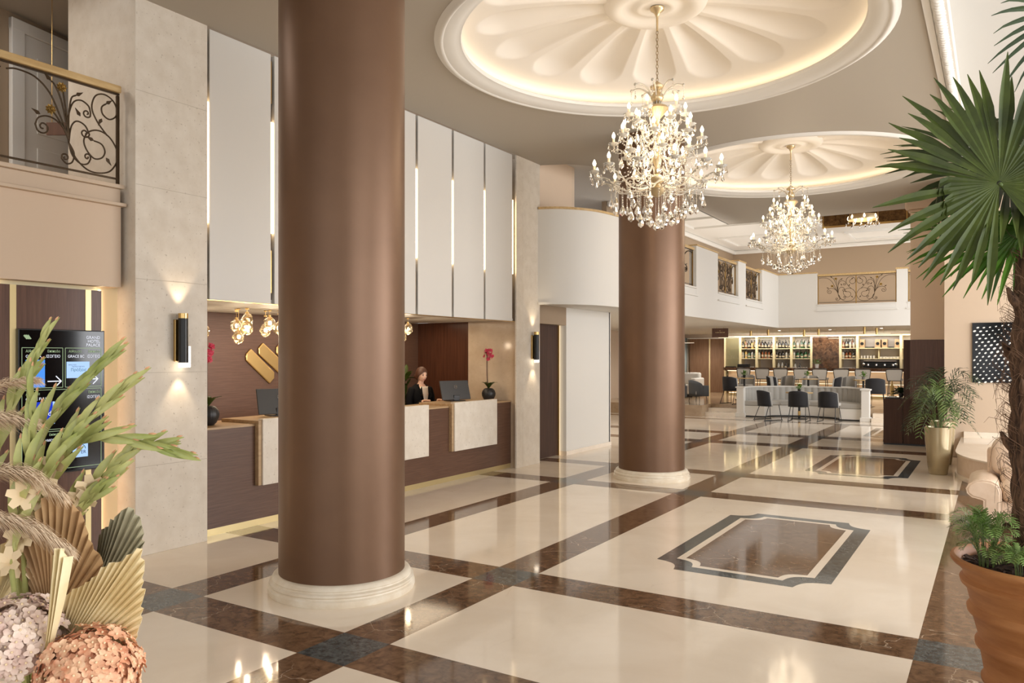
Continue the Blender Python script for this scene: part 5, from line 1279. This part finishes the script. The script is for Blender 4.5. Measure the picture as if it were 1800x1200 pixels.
for k in range(14):
    a = k * 2.4 + rn.random(); b = MB(); L_ = rn.uniform(.3, .62)
    if cos(a) > -.2: L_ *= 1.15
    frond(b, (.04 * cos(a), .04 * sin(a), .66), a, L_, rn.uniform(.6, 1.05), .3, 12, .24, .010, rnd=rn, st0=.35)
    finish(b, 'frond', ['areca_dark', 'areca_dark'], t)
# leather sofa: only its left arm, back and seat are in view
so = thing('leather_sofa', 'cream leather sofa with a rolled arm in front of the curved platform', 'sofa', (.5, 9.7, 0))
SX0, SY0 = -.13, 9.22
def roll(y0, y1):
    P = []
    for i in range(15): a = -pi * .5 + pi * 1.45 * (1 - i / 14) + pi * .0; P.append((SX0 + .03 + .115 * cos(a) , .41 + .105 * sin(a)))
    return P
arm_prof = [(x_, z_ * .93) for x_, z_ in [(.02, .04), (.02, .30), (-.02, .315), (-.085, .33), (-.125, .37), (-.135, .42), (-.11, .47), (-.06, .505), (.0, .52), (.08, .515), (.14, .48), (.165, .42), (.17, .3), (.17, .04)]]
MB().prism([(SX0 + x, z) for x, z in arm_prof], SY0, SY0 + .92, axis=1).build('armrest', 'leather', so, smooth=50, bevel=.022, seg=3)
pip = MB(); pip.tube([(SX0 + x, SY0 + .012, z) for x, z in arm_prof], .007, 6); pip.tube([(SX0 + x * .98, SY0 + .10, z) for x, z in arm_prof[2:11]], .005, 6)
pip.build('arm_piping', 'leather', so, smooth=True)
def cushion(nm, c, s_, puff=.35, mt='leather'):
    q = MB()
    def f(v):
        x, y, z = v.x, v.y, v.z
        n_ = (abs(x) ** 4 + abs(y) ** 4 + abs(z) ** 4) ** .25; v = v / n_
        wr = .012 * noise.noise(Vector((v.x * 4 * s_[0] / .3, v.y * 3, v.z * 3)) * 2)
        k = 1 + puff * .12 * (1 - max(abs(v.x), 0) ** 2) 
        return Vector((c[0] + v.x * s_[0], c[1] + v.y * s_[1] * k + wr, c[2] + v.z * s_[2] + wr))
    q.ball((0, 0, 0), 1, 32, 22, fn=f); q.build(nm, mt, so, smooth=True)
cushion('back_cushion', (SX0 + .44, 9.98, .66), (.36, .14, .225)); cushion('back_cushion', (SX0 + 1.2, 9.98, .66), (.36, .14, .225))
cushion('lumbar_roll', (SX0 + .50, 9.86, .46), (.34, .10, .12)); cushion('lumbar_roll', (SX0 + 1.2, 9.86, .46), (.34, .10, .12))
cushion('seat_cushion', (SX0 + .50, 9.55, .36), (.345, .36, .10)); cushion('seat_cushion', (SX0 + 1.2, 9.55, .36), (.345, .36, .10))
MB().box(SX0 + .10, SY0 + .08, .06, SX0 + 1.6, SY0 + .95, .28).build('seat_base', 'leather', so, bevel=.03, seg=3)
MB().box(SX0 + .04, SY0 + .80, .06, SX0 + 1.66, SY0 + .98, .74).build('back_frame', 'leather', so, bevel=.04, seg=3)
MB().prism([(SX0 + 1.7 - x, z) for x, z in reversed(arm_prof)], SY0, SY0 + .92, axis=1).build('armrest', 'leather', so, smooth=50, bevel=.022, seg=3)
for x in (.1, 1.6):
    for y in (.1, .85): MB().lathe([(0, 0), (.025, 0), (.03, .06), (0, .06)], 12, (SX0 + x, SY0 + y, 0)).build('foot', 'wood_box', so)
# big terracotta pot with fan palm
PXp, PYp = .21, 4.38
pot = thing('terracotta_pot', 'big ribbed terracotta pot holding the fan palm', 'plant pot', (PXp, PYp, 0))
pf = [(0, 0), (.235, 0), (.24, .02), (.258, .19), (.274, .205), (.276, .22), (.262, .24), (.280, .35), (.300, .37), (.302, .39), (.286, .41), (.312, .51), (.334, .53), (.336, .55), (.320, .57), (.338, .645), (.362, .665), (.366, .685), (.350, .70), (.356, .725),
      (.378, .752), (.395, .762), (.405, .776), (.403, .79), (.388, .796), (.372, .787), (.358, .75), (.355, .73), (0, .73)]
MB().lathe(pf, 72, (PXp, PYp, 0)).build('pot_body', 'terracotta', pot, smooth=50)
so_ = MB().lathe([(.36, .745), (.2, .765), (0, .775)], 30, (PXp, PYp, 0)); so_.build('mulch_surface', 'soil', pot, smooth=True)
ch = MB(); rn = random.Random(11)
for k in range(260):
    a = rn.random() * 6.28; r = .35 * sqrt(rn.random()); c = Vector((PXp + r * cos(a), PYp + r * sin(a), .772 + rn.random() * .012 - r * .06)); x_ = Vector((cos(a * 3), sin(a * 3), rn.uniform(-.4, .4))).normalized()
    y_ = x_.cross(UV).normalized(); ch.obox(c, (rn.uniform(.02, .045), .014, .006), (x_, y_, x_.cross(y_)))
o = ch.build('bark_chip', 'soil', pot); o['kind'] = 'stuff'
TX, TY = .200, 4.40
pm = thing('fan_palm', 'tall fan palm with a shaggy trunk and large green fans', 'palm', (TX, TY, .76))
def trunk_fn(u, v):
    a = u * 2 * pi; z = .76 + 1.50 * v; cx_ = TX - .03 * sin(v * 3) ; r = .118 * (1 - .12 * v) + .012 * noise.noise(Vector((cos(a) * 2, sin(a) * 2, z * 7))) + .012 * abs(sin(z * 21 + a))
    return (cx_ + r * cos(a), TY + r * sin(a), z)
MB().grid(trunk_fn, 40, 60).build('trunk', 'trunk', pm, smooth=True)
fb = MB()
for k in range(900):
    a = rn.random() * 6.28; z = .80 + 1.5 * rn.random(); v = (z - .76) / 1.5; r = .112 * (1 - .12 * v); p = Vector((TX - .03 * sin(v * 3) + r * cos(a), TY + r * sin(a), z))
    d = Vector((cos(a), sin(a), 0)); s_ = Vector((-sin(a), cos(a), 0)); L_ = rn.uniform(.05, .13) * (1 if rn.random() < .9 else 1.3)
    c1, c2 = rn.uniform(-.6, .6), rn.uniform(-1, .7)
    fb.tube([p, p + d * L_ * .45 + s_ * c1 * L_ * .5 + UV * L_ * .35, p + d * L_ * .6 + s_ * c1 * L_ + UV * L_ * (.3 + c2 * .5), p + d * L_ * .5 + s_ * c1 * L_ * 1.5 + UV * L_ * (c2)], [.0016, .0013, .001, .0005], 3, cap=False)
o = fb.build('trunk_fibre', 'fibre', pm); o['kind'] = 'stuff'
for k in range(16):   # old leaf bases
    a = k * 2.4; z = .95 + k * .085; v = (z - .76) / 1.5; r = .11; p = Vector((TX - .03 * sin(v * 3) + r * cos(a), TY + r * sin(a), z)); d = Vector((cos(a), sin(a), 0))
    MB().tube([p - d * .02, p + d * .025 + UV * .05, p + d * .05 + UV * .10], [.03, .022, .006], 6).build('leaf_base', 'trunk', pm, smooth=True)
def fan_leaf(hub, nrm, upv, L_, nseg, a0, a1, mt, seed, fold=.0, droopz=.1, petiole=None, w=.024, tipdrop=.12, broken=()):
    rd = random.Random(seed); hub = Vector(hub); nrm = Vector(nrm).normalized(); upv = Vector(upv); upv = (upv - nrm * upv.dot(nrm)).normalized(); rt = upv.cross(nrm)
    b = MB(); st_ = (a1 - a0) / nseg
    for k in range(nseg):
        a = a0 + st_ * (k + .5) + rd.uniform(-.02, .02); d = upv * cos(a) + rt * sin(a); e = nrm.cross(d).normalized()
        ll = L_ * (1 - .14 * abs(a) / pi) * rd.uniform(.88, 1.06); jt = rd.uniform(-.08, .08)
        rows = []
        for i in range(9):
            u = i / 8; r = .012 + (ll - .012) * u; ww = min(r * st_ * .55, w * sin(pi * min(1, .18 + .82 * u)) ** .8) if u < .5 else w * (1 - ((u - .5) / .5) ** 1.6) + .0015
            ww = min(ww, r * st_ * .52 + .0006)
            p = hub + d * r + nrm * (.05 * u + jt * u * u * L_) - UV * droopz * u * u * L_ * .9 - UV * tipdrop * max(0, u - .7) ** 2 * L_ * 4 * rd.uniform(.2, 1)
            if k in broken and u > .45:
                q = (u - .45) * ll; p = hub + d * (.45 * ll) + nrm * .03 + d * q * .15 - UV * q
            rows.append((p + e * ww + nrm * ww * .55, p, p - e * ww + nrm * ww * .55))
        vs = [q for r_ in rows for q in r_]
        fs = [(i * 3 + j, (i + 1) * 3 + j, (i + 1) * 3 + j + 1, i * 3 + j + 1) for i in range(8) for j in range(2)]
        b.add(vs, fs)
    fr = b.build('fan_leaf', mt, pm, smooth=False)
    if petiole:
        mid = (hub + Vector(petiole)) / 2 + Vector((.0, 0, .05)); MB().tube(spline([tuple(Vector(petiole)), tuple(mid), tuple(hub)], 6), .009, 6).build('leaf_stalk', 'areca', pm, smooth=True)
top = (TX - .02, TY, 2.22)
nC = -FV
def PW(px, py, d): return FV * d + RV * ((px - 900) / 1364.4 * d) + UV * (1.75 + (625.3 - py) / 1364.4 * d)
fan_leaf(PW(1757, 322, 3.55), nC + RV * -.15 + UV * .1, UV * 1 + RV * -.25, .60, 46, -2.75, 2.9, 'palm', 1, petiole=top, broken=(9, 11, 12), droopz=.05)
fan_leaf(PW(1775, 300, 3.85), nC + UV * .9, -RV * .9 + UV * .5, .62, 34, -1.7, 1.7, 'palm', 2, petiole=top, droopz=.1)
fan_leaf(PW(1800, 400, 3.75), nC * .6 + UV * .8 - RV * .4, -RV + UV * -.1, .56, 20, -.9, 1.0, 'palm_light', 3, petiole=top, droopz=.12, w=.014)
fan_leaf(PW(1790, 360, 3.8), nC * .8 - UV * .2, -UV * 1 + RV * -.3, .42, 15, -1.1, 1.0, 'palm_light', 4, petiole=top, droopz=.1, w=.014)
fan_leaf(PW(1985, 330, 3.6), nC + RV * .3, UV + RV * .5, .58, 40, -2.6, 2.6, 'palm', 5, petiole=top)
fan_leaf(PW(1880, 20, 3.7), nC + UV * -.5, UV * .3 - RV * .7, .42, 22, -2.2, 1.6, 'areca_dark', 6, petiole=top, droopz=.2, w=.012)
fan_leaf(PW(1850, 250, 4.2), nC * -.5 + UV, RV * .3 + FV, .55, 30, -2.4, 2.4, 'palm', 7, petiole=top)
fan_leaf(PW(1930, 120, 3.9), nC * .8 + RV * .4, UV * .9 - RV * .2, .55, 36, -2.6, 2.6, 'palm', 8, petiole=top)
# parlour palms under the trunk
for gi, (x, y, lb, n, hh) in enumerate([(-.04, 4.27, 'bright parlour palm at the left rim of the terracotta pot', 36, .28), (.10, 4.13, 'small parlour palm in front of the trunk', 12, .17), (.42, 4.20, 'parlour palm at the right of the shaggy trunk', 10, .24)]):
    t = thing('parlour_palm', lb, 'plant', (x, y, .765), 0, 'underplanting in the terracotta pot'); r2 = random.Random(gi + 40)
    for k in range(n):
        b = MB(); a = k * 2.4 + r2.random(); frond(b, (.03 * cos(a), .03 * sin(a), 0), a, r2.uniform(.04, .17), 1.0 * hh * r2.uniform(.35, 1.0), .05, 14, .058, .0030, rnd=r2, stemr=.0022, st0=.3, side_el=.35)
        finish(b, 'frond', ['bamboo_leaf', 'areca'], t)

# ================================================================== RECEPTIONIST
pe = thing('person', 'woman with pulled-back brown hair in a black suit standing at the desk monitor', 'person', (-7.42, 9.26, 0), radians(-12))
SH = .97
bm = MB()
# trunk and neck as one lofted surface, head shaped on top (faces local +X)
rings = [(.0, .0, .60, .10, .15), (.0, .0, .80, .125, .165), (.0, 0, .92, .10, .13), (.01, 0, 1.05, .105, .145), (.01, 0, 1.17, .115, .165), (.0, 0, 1.26, .085, .165), (-.005, 0, 1.305, .055, .10), (.0, 0, 1.33, .042, .047), (.012, 0, 1.37, .040, .042), (.02, 0, 1.395, .045, .045)]
n = 24; vs = []
for (x, y, z, rx, ry) in rings:
    for i in range(n):
        a = 2 * pi * i / n; vs.append((x + rx * cos(a), y + ry * sin(a), z))
fs = [(r * n + i, r * n + (i + 1) % n, (r + 1) * n + (i + 1) % n, (r + 1) * n + i) for r in range(len(rings) - 1) for i in range(n)]
bm.add(vs, fs, 0)
HC = Vector((.022, 0, 1.462))
def headf(v):
    d = v - HC; x, y, z = d.x / .09, d.y / .074, d.z / .108
    f = Vector((d.x, d.y, d.z))
    if z < -.1: k = 1 - .34 * (-z - .1); f.y *= max(.5, k); f.x = f.x * (1 - .10 * (-z - .1)) + .010 * (-z)
    if x > .5:
        g = math.exp(-((y) / .20) ** 2)
        f.x += .016 * g * math.exp(-((z + .12) / .16) ** 2) + .007 * g * math.exp(-((z - .12) / .25) ** 2)   # nose
        f.x -= .007 * math.exp(-((abs(y) - .42) / .2) ** 2) * math.exp(-((z - .10) / .12) ** 2)              # eye sockets
        f.x += .006 * math.exp(-(y / .3) ** 2) * math.exp(-((z + .48) / .07) ** 2) + .008 * math.exp(-(y / .35) ** 2) * math.exp(-((z + .85) / .15) ** 2)
        f.x += .004 * math.exp(-((abs(y) - .5) / .25) ** 2) * math.exp(-((z + .2) / .2) ** 2)
    tl = .22; fx = f.x * cos(tl) + f.z * sin(tl); fz = -f.x * sin(tl) + f.z * cos(tl)
    return HC + Vector((fx, f.y, fz))
bm.ball(HC, (.09, .074, .108), 40, 30, mi=0, fn=headf)
for s in (-1, 1):
    bm.ball((.012, s * .076, 1.455), (.014, .008, .026), 8, 6, mi=0)
    # legs, arms, hands
    bm.tube(spline([(0, s * .08, .82), (.01, s * .085, .45), (0, s * .085, .07)], 6), [.085] * 3 + [.075] * 3 + [.052] * 3 + [.042] * 4, 12, mi=0)
    bm.tube([(-.05, s * .085, .03), (.04, s * .085, .045), (.14, s * .09, .02)], [.03, .035, .022], 8, mi=0)
    bm.tube(spline([(0, s * .165, 1.25), (.0, s * .205, 1.12), (.02, s * .215, 1.0), (.13, s * .19, .99), (.25, s * .14, 1.085)], 4), [.05, .05, .046, .044, .042, .040, .040, .040, .038, .036, .034, .032, .03, .028, .026, .024, .022], 12, mi=0)
    bm.ball((.28, s * .135, 1.09), (.042, .036, .016), 12, 8, mi=0)
    for q in range(4): bm.tube([(.31, s * .135 + (q - 1.5) * .018, 1.095), (.345, s * .13 + (q - 1.5) * .019, 1.095), (.365 - abs(q - 1.3) * .008, s * .125 + (q - 1.5) * .019, 1.079)], [.0085, .008, .0065], 7, mi=0)
    bm.tube([(.265, s * .105, 1.09), (.295, s * .09, 1.09), (.315, s * .085, 1.085)], [.010, .009, .007], 7, mi=0)
finish(bm, 'body', 'skin', pe, smooth=True)
def tiltp(p): d = Vector(p) - HC; tl = .22; return HC + Vector((d.x * cos(tl) + d.z * sin(tl), d.y, -d.x * sin(tl) + d.z * cos(tl)))
for s in (-1, 1):
    finish(MB().ball(tiltp(HC + Vector((.076, s * .031, .010))), (.010, .014, .007), 10, 7), 'eye', 'eye', pe, smooth=True)
    finish(MB().tube([tiltp(HC + Vector((.082, s * .016, .028))), tiltp(HC + Vector((.080, s * .033, .034))), tiltp(HC + Vector((.068, s * .05, .027)))], .003, 5), 'eyebrow', 'hair', pe)
finish(MB().ball(tiltp(HC + Vector((.084, 0, -.052))), (.008, .021, .0065), 10, 6), 'mouth', 'lip', pe, smooth=True)
hb = MB()
def hairf(v):
    d = v - HC; k = 1.0
    q = tiltp(v); return q
# cap of hair: back and top of the skull only
vs = []; nu, nv = 28, 14
def hp(u, v):
    th = 2 * pi * u; ph = pi / 2 * (1 - v) - .0
    lim = -.75 + 1.30 * max(0, cos(th)) ** .8          # low at the nape, high at the forehead
    ph = pi / 2 + (lim - pi / 2) * v
    return tiltp(HC + Vector((.097 * cos(ph) * cos(th) - .006, .081 * cos(ph) * sin(th), .116 * sin(ph) + .002)))
hb.grid(hp, nu, nv); finish(hb, 'hair', 'hair', pe, smooth=True, solid=.008)
finish(MB().ball((-.095, 0, 1.44), (.042, .045, .042), 14, 10), 'hair_bun', 'hair', pe, smooth=True)
# jacket
jk = MB(); jr = [(.0, .0, .72, .150, .195), (.0, 0, .84, .148, .185), (.0, 0, .95, .125, .155), (.01, 0, 1.06, .125, .165), (.01, 0, 1.17, .132, .182), (.0, 0, 1.255, .105, .182), (-.01, 0, 1.30, .072, .125), (-.02, 0, 1.325, .058, .075)]
vs = []; gap = [.07, .07, .10, .22, .34, .46, .6, .7]
for (x, y, z, rx, ry), g in zip(jr, gap):
    for i in range(25):
        a = g + (2 * pi - 2 * g) * i / 24; vs.append((x + rx * cos(a), y + ry * sin(a), z))
fs = [(r * 25 + i, r * 25 + i + 1, (r + 1) * 25 + i + 1, (r + 1) * 25 + i) for r in range(len(jr) - 1) for i in range(24)]
jk.add(vs, fs)
finish(jk, 'jacket', 'suit', pe, smooth=True, solid=.012)
for s in (-1, 1):
    finish(MB().tube(spline([(0, s * .150, 1.262), (.0, s * .208, 1.13), (.02, s * .22, 1.0), (.12, s * .195, .992), (.225, s * .152, 1.07)], 4), [.052, .062, .060, .057, .055, .053, .052, .052, .052, .050, .048, .046, .044, .042, .040, .038, .036], 14), 'sleeve', 'suit', pe, smooth=True)
    finish(MB().tube(spline([(0, s * .08, .86), (.01, s * .085, .45), (0, s * .085, .06)], 6), [.105] * 3 + [.095] * 3 + [.08] * 3 + [.075] * 4, 14), 'trouser_leg', 'suit', pe, smooth=True)
    finish(MB().prism([(-.08, s * .085 - .04), (.12, s * .085 - .045), (.17, s * .085), (.12, s * .085 + .045), (-.08, s * .085 + .04)], 0, .06), 'shoe', 'black_gloss', pe, bevel=.015)
    # lapels
    lp = MB(); lp.add([(.095, s * .06, 1.29), (.128, s * .035, .99), (.150, s * .10, 1.16), (.118, s * .115, 1.22)], [(0, 1, 2, 3)]); finish(lp, 'lapel', 'suit', pe, solid=.008)
finish(MB().grid(lambda u, v: (.112 * (1.02 - .25 * max(0, v - .6)) * cos((u - .5) * 1.5) + .012, .16 * sin((u - .5) * 1.5) * (1 - .3 * v), 1.0 + .29 * v), 10, 8), 'blouse', 'blouse', pe, smooth=True, solid=.004)
finish(MB().box(.128, -.105, 1.155, .137, -.07, 1.168), 'name_badge', 'brass', pe)

# ================================================================== DRIED FLOWER ARRANGEMENT, LEFT FOREGROUND
D0 = 1.52
def Q(px, py, d=D0): return PW(px, py, d)
ctr = Q(60, 1260); 
tb = thing('side_table', 'round white pedestal table under the flower arrangement', 'table', (ctr.x, ctr.y, 0))
finish(MB().lathe([(0, .70), (.30, .70), (.31, .72), (.30, .74), (0, .74)], 40), 'table_top', 'white', tb, smooth=40); finish(MB().lathe([(0, 0), (.18, 0), (.18, .02), (.03, .05), (.03, .70), (0, .70)], 24), 'pedestal', 'gold_band', tb, smooth=40)
va = thing('flower_vase', 'cream ceramic vase holding the dried arrangement', 'vase', (ctr.x, ctr.y, .74))
finish(MB().lathe([(0, 0), (.07, 0), (.10, .08), (.105, .16), (.08, .25), (.075, .30), (.068, .30), (.07, .24), (.09, .16), (0, .02)], 32), 'vase_body', 'white', va, smooth=50)
root = Vector((ctr.x, ctr.y, 1.0))
def fl_thing(name, lb, cat, grp=None): return thing(name, lb, cat, (ctr.x, ctr.y, 1.0), 0, grp)
def palm_spear(label, base, outline, mt, d0, npl=26, depth=.010, seed=1, lean=.06):
    """pleated fan: ribs run from the base to the points of the outline"""
    t = fl_thing('palm_spear', label, 'dried palm leaf', 'dried palm spears'); rr = random.Random(seed)
    b0 = Q(*base, d0); O = [Vector(c) for c in spline([tuple(Q(p[0], p[1], d0)) for p in outline], 8)]
    # resample by angle-length along the outline
    L_ = [0]
    for i in range(1, len(O)): L_.append(L_[-1] + (O[i] - O[i - 1]).length)
    N2 = npl * 2; b = MB(); nr = -FV
    for k in range(N2 + 1):
        s_ = L_[-1] * k / N2; i = max(j for j in range(len(L_)) if L_[j] <= s_ + 1e-9); i = min(i, len(O) - 2)
        p = O[i].lerp(O[i + 1], (s_ - L_[i]) / max(1e-6, L_[i + 1] - L_[i])); d = p - b0; c = 2 * k / N2 - 1
        f = (1 + rr.uniform(-.03, .03)) * (1 if k % 2 else .975)
        for i in range(9):
            u = .04 + .96 * i / 8 * f
            b.v.append(tuple(b0 + d * u + nr * ((1 if k % 2 else -1) * depth * min(1, u * 1.3) - lean * (c * c) * u + .03 * u * u)))
    b.f = [(k * 9 + i, (k + 1) * 9 + i, (k + 1) * 9 + i + 1, k * 9 + i + 1) for k in range(N2) for i in range(8)]; b.m = [0] * len(b.f)
    b.build('pleated_blade', mt, t, solid=.0008)
    MB().tube([root, b0, b0.lerp(O[len(O) // 2], .15)], .004, 6).build('stalk', mt, t)
palm_spear('brown pleated palm spear with a pointed top', (85, 1100), [(2, 1010), (14, 982), (34, 948), (62, 912), (92, 875), (118, 846), (138, 868), (156, 900), (168, 950), (177, 992), (160, 1030)], 'fan_brown', 1.47, 19, .005, seed=2)
palm_spear('grey green pleated palm spear at the right', (150, 1075), [(160, 950), (178, 930), (208, 906), (236, 886), (250, 890), (261, 912), (262, 950), (240, 975), (205, 1000)], 'fan_grey', 1.52, 16, .005, seed=3)
palm_spear('large cream pleated palm fan opening to the right', (78, 1195), [(80, 1078), (112, 1048), (152, 1022), (196, 990), (232, 972), (262, 958), (268, 985), (264, 1030), (254, 1078), (236, 1128), (205, 1160)], 'fan_cream', 1.43, 24, .0055, seed=4)
palm_spear('narrow cream palm fan folded edge-on', (66, 1225), [(112, 975), (121, 958), (130, 960), (134, 975)], 'fan_cream', 1.36, 4, .012, seed=5, lean=.01)
palm_spear('cream palm spear at the left edge of the picture', (-25, 1090), [(-60, 960), (-30, 950), (5, 965), (28, 944), (42, 940), (30, 985), (10, 1030)], 'fan_cream', 1.50, 13, .005, seed=6)
def hydrangea(label, c, r, mt, seed, d0=1.42, n=85):
    t = fl_thing('hydrangea', label, 'flower', 'hydrangea heads'); rr = random.Random(seed); cc = Q(*c, d0); b = MB(); ct = MB()
    for k in range(n):
        ph = math.acos(1 - 2 * (k + .5) / n); th = k * 2.39996; d = Vector((sin(ph) * cos(th), sin(ph) * sin(th), cos(ph)))
        if d.z < -.6: continue
        p = cc + d * r * rr.uniform(.88, 1.08); u = d.orthogonal().normalized(); v = d.cross(u); a0 = rr.random() * 2; tl = Vector((rr.uniform(-.4, .4), rr.uniform(-.4, .4), rr.uniform(-.3, .5))); nd = (d + tl).normalized(); u = nd.orthogonal().normalized(); v = nd.cross(u)
        for q in range(4):
            a = a0 + q * pi / 2; e = u * cos(a) + v * sin(a); f = u * -sin(a) + v * cos(a); s_ = r * .155 * rr.uniform(.8, 1.15)
            b.add([p, p + e * s_ * .5 + f * s_ * .48 + nd * s_ * .16, p + e * s_ * 1.0 + f * s_ * .30 + nd * s_ * .22, p + e * s_ * 1.12 + nd * s_ * .10, p + e * s_ * 1.0 - f * s_ * .30 + nd * s_ * .22, p + e * s_ * .5 - f * s_ * .48 + nd * s_ * .16], [(0, 1, 2, 3), (0, 3, 4, 5)])
        ct.ball(p + nd * .002, r * .028, 5, 4)
    b.build('floret', mt, t, smooth=True)['kind'] = 'stuff'; ct.build('floret_centre', 'petal_cream', t)['kind'] = 'stuff'
    MB().ball(cc, r * .8, 12, 8).build('flower_core', mt, t, smooth=True); MB().tube([root, cc], .004, 6).build('stalk', 'glad', t)
hydrangea('cream and lilac hydrangea head at the lower left corner', (30, 1128), .078, 'hyd_cream', 1, 1.40, 330)
hydrangea('peach orange hydrangea head at the bottom', (158, 1184), .080, 'hyd_orange', 2, 1.38, 330)
hydrangea('cream hydrangea head low behind the folded palm', (100, 1240), .06, 'hyd_cream', 3, 1.50, 120)
hydrangea('small orange hydrangea head by the cream fan', (215, 1160), .036, 'hyd_orange', 4, 1.46, 90)
def lance(b, p, d, s_, n_, L_, w, mi=0):
    """pointed bract folded along its middle"""
    rows = []
    for i in range(6):
        u = i / 5; ww = w * sin(pi * (.12 + .86 * u)) ** .8; c = p + d * L_ * u + n_ * (.10 * L_ * sin(pi * u)) - UV * .06 * L_ * u * u
        rows += [c + s_ * ww + n_ * ww * .5, c, c - s_ * ww + n_ * ww * .5]
    b.add(rows, [(i * 3 + j, (i + 1) * 3 + j, (i + 1) * 3 + j + 1, i * 3 + j + 1) for i in range(5) for j in range(2)], mi)
def gladiolus(label, pts, seed, d0=1.5, n=13, bl=.075, flowers=0):
    rr = random.Random(seed); t = fl_thing('gladiolus_stem', label, 'flower stem', 'green gladiolus stems')
    P = [Q(p[0], p[1], d0 + (p[2] if len(p) > 2 else 0)) for p in pts]; cv = [Vector(c) for c in spline([tuple(p) for p in P], 8)]
    full = [root] + cv; MB().tube(full, [.006] * 1 + [.005 - .003 * i / len(cv) for i in range(len(cv))], 6).build('stem', 'glad', t, smooth=True)
    b = MB(); tipb = MB()
    for k in range(n):
        u = .12 + .88 * k / (n - 1); f = u * (len(cv) - 1); i = min(len(cv) - 2, int(f)); p = cv[i].lerp(cv[i + 1], f - i); tg = (cv[i + 1] - cv[i]).normalized()
        sd = tg.cross(FV).normalized() * (1 if k % 2 else -1); L_ = bl * (1.35 - .45 * u) * rr.uniform(.85, 1.2); d = (tg * 1.0 + sd * (.26 - .20 * u) * rr.uniform(.7, 1.3) - FV * .12 * rr.uniform(-1, 1)).normalized(); nn = -FV * 1.0; ss = d.cross(nn).normalized(); nn = ss.cross(d)
        lance(b, p, d, ss, nn, L_, .0080 * (1.2 - .45 * u), 0)
        lance(b, p + d * L_ * .80 - FV * .0012, d, ss, nn, L_ * .17, .0022, 1)
    b.build('bract', ['glad', 'glad_tip'], t, smooth=True)
    for k in range(flowers * 2):
        u = .05 + .3 * k / max(1, flowers * 2 - 1); f = u * (len(cv) - 1); p = cv[int(f)]; q = MB(); dd = (-FV + RV * rr.uniform(-.5, .8) + UV * rr.uniform(-.3, .6)).normalized(); u_ = dd.orthogonal().normalized(); v_ = dd.cross(u_)
        for m_ in range(6):
            a = m_ * pi / 3; e = u_ * cos(a) + v_ * sin(a); g = u_ * -sin(a) + v_ * cos(a); s2 = .024
            q.add([p, p + e * s2 * .5 + g * s2 * .4 + dd * s2 * .7, p + e * s2 * 1.15 + g * s2 * .25 + dd * s2 * .8, p + e * s2 * 1.15 - g * s2 * .25 + dd * s2 * .75, p + e * s2 * .5 - g * s2 * .4 + dd * s2 * .7], [(0, 1, 2, 3, 4)])
        q.build('open_floret', 'petal_cream', t, smooth=True)
gladiolus('green gladiolus stem rising highest at the left', [(-30, 900), (5, 760), (40, 680), (74, 608)], 1, 1.55, 14, .08)
gladiolus('green gladiolus stem pointing up over the directory screen', [(30, 930), (60, 800), (110, 715), (180, 642)], 2, 1.50, 15, .085)
gladiolus('green gladiolus stem leaning right below the screen top', [(40, 950), (70, 850), (130, 765), (208, 690)], 3, 1.47, 15, .085, 2)
gladiolus('long arching gladiolus stem reaching farthest right', [(30, 1000), (90, 850), (130, 785), (200, 770), (298, 790)], 4, 1.5, 17, .08, 2)
gladiolus('gladiolus stem with pink-tipped buds right of the fan', [(60, 1000), (140, 880), (190, 830), (228, 795), (268, 782)], 5, 1.53, 13, .07, 3)
gladiolus('upright gladiolus stem above the brown spear', [(20, 1000), (40, 870), (58, 770), (60, 700)], 6, 1.45, 12, .085, 1)
gladiolus('short gladiolus stem low at the right', [(70, 1000), (130, 905), (165, 870), (196, 842)], 7, 1.50, 10, .06, 3)
def plume(label, pts, seed, d0, n=850, hl=.055):
    rr = random.Random(seed); t = fl_thing('pampas_plume', label, 'dried grass', 'pampas plumes'); P = [Vector(c) for c in spline([tuple(Q(p[0], p[1], d0)) for p in pts], 8)]
    MB().tube([root] + P, .0022, 5).build('stem', 'plume', t); b = MB()
    for k in range(n):
        u = rr.random(); f = u * (len(P) - 1.001); i = int(f); p = P[i].lerp(P[i + 1], f - i); tg = (P[i + 1] - P[i]).normalized(); a = rr.random() * 6.28; o1 = tg.orthogonal().normalized(); o2 = tg.cross(o1); s_ = o1 * cos(a) + o2 * sin(a)
        L_ = hl * rr.uniform(.5, 1.1) * sin(pi * (.1 + .85 * u)) ** .5; e = p + tg * L_ * .9 + s_ * L_ * .42 - UV * L_ * .25; w = s_.cross(tg) * .0007; m_ = p + tg * L_ * .5 + s_ * L_ * .30
        b.add([p - w, p + w, m_ + w, m_ - w, e], [(0, 1, 2, 3), (3, 2, 4)])
    b.build('feathery_hair', 'plume', t)['kind'] = 'stuff'
plume('beige pampas plume crossing above the brown spear', [(-90, 880), (-30, 835), (40, 832), (110, 872)], 1, 1.42)
plume('beige pampas plume drooping over the brown spear', [(-90, 880), (-20, 905), (50, 925), (122, 968)], 2, 1.40)
plume('beige pampas plume at the left edge over the wood panel', [(-120, 790), (-60, 745), (0, 735), (58, 742)], 3, 1.45)
plume('thin pampas plume above the edge plume', [(-120, 760), (-50, 700), (10, 675), (66, 668)], 4, 1.5, 500, .04)
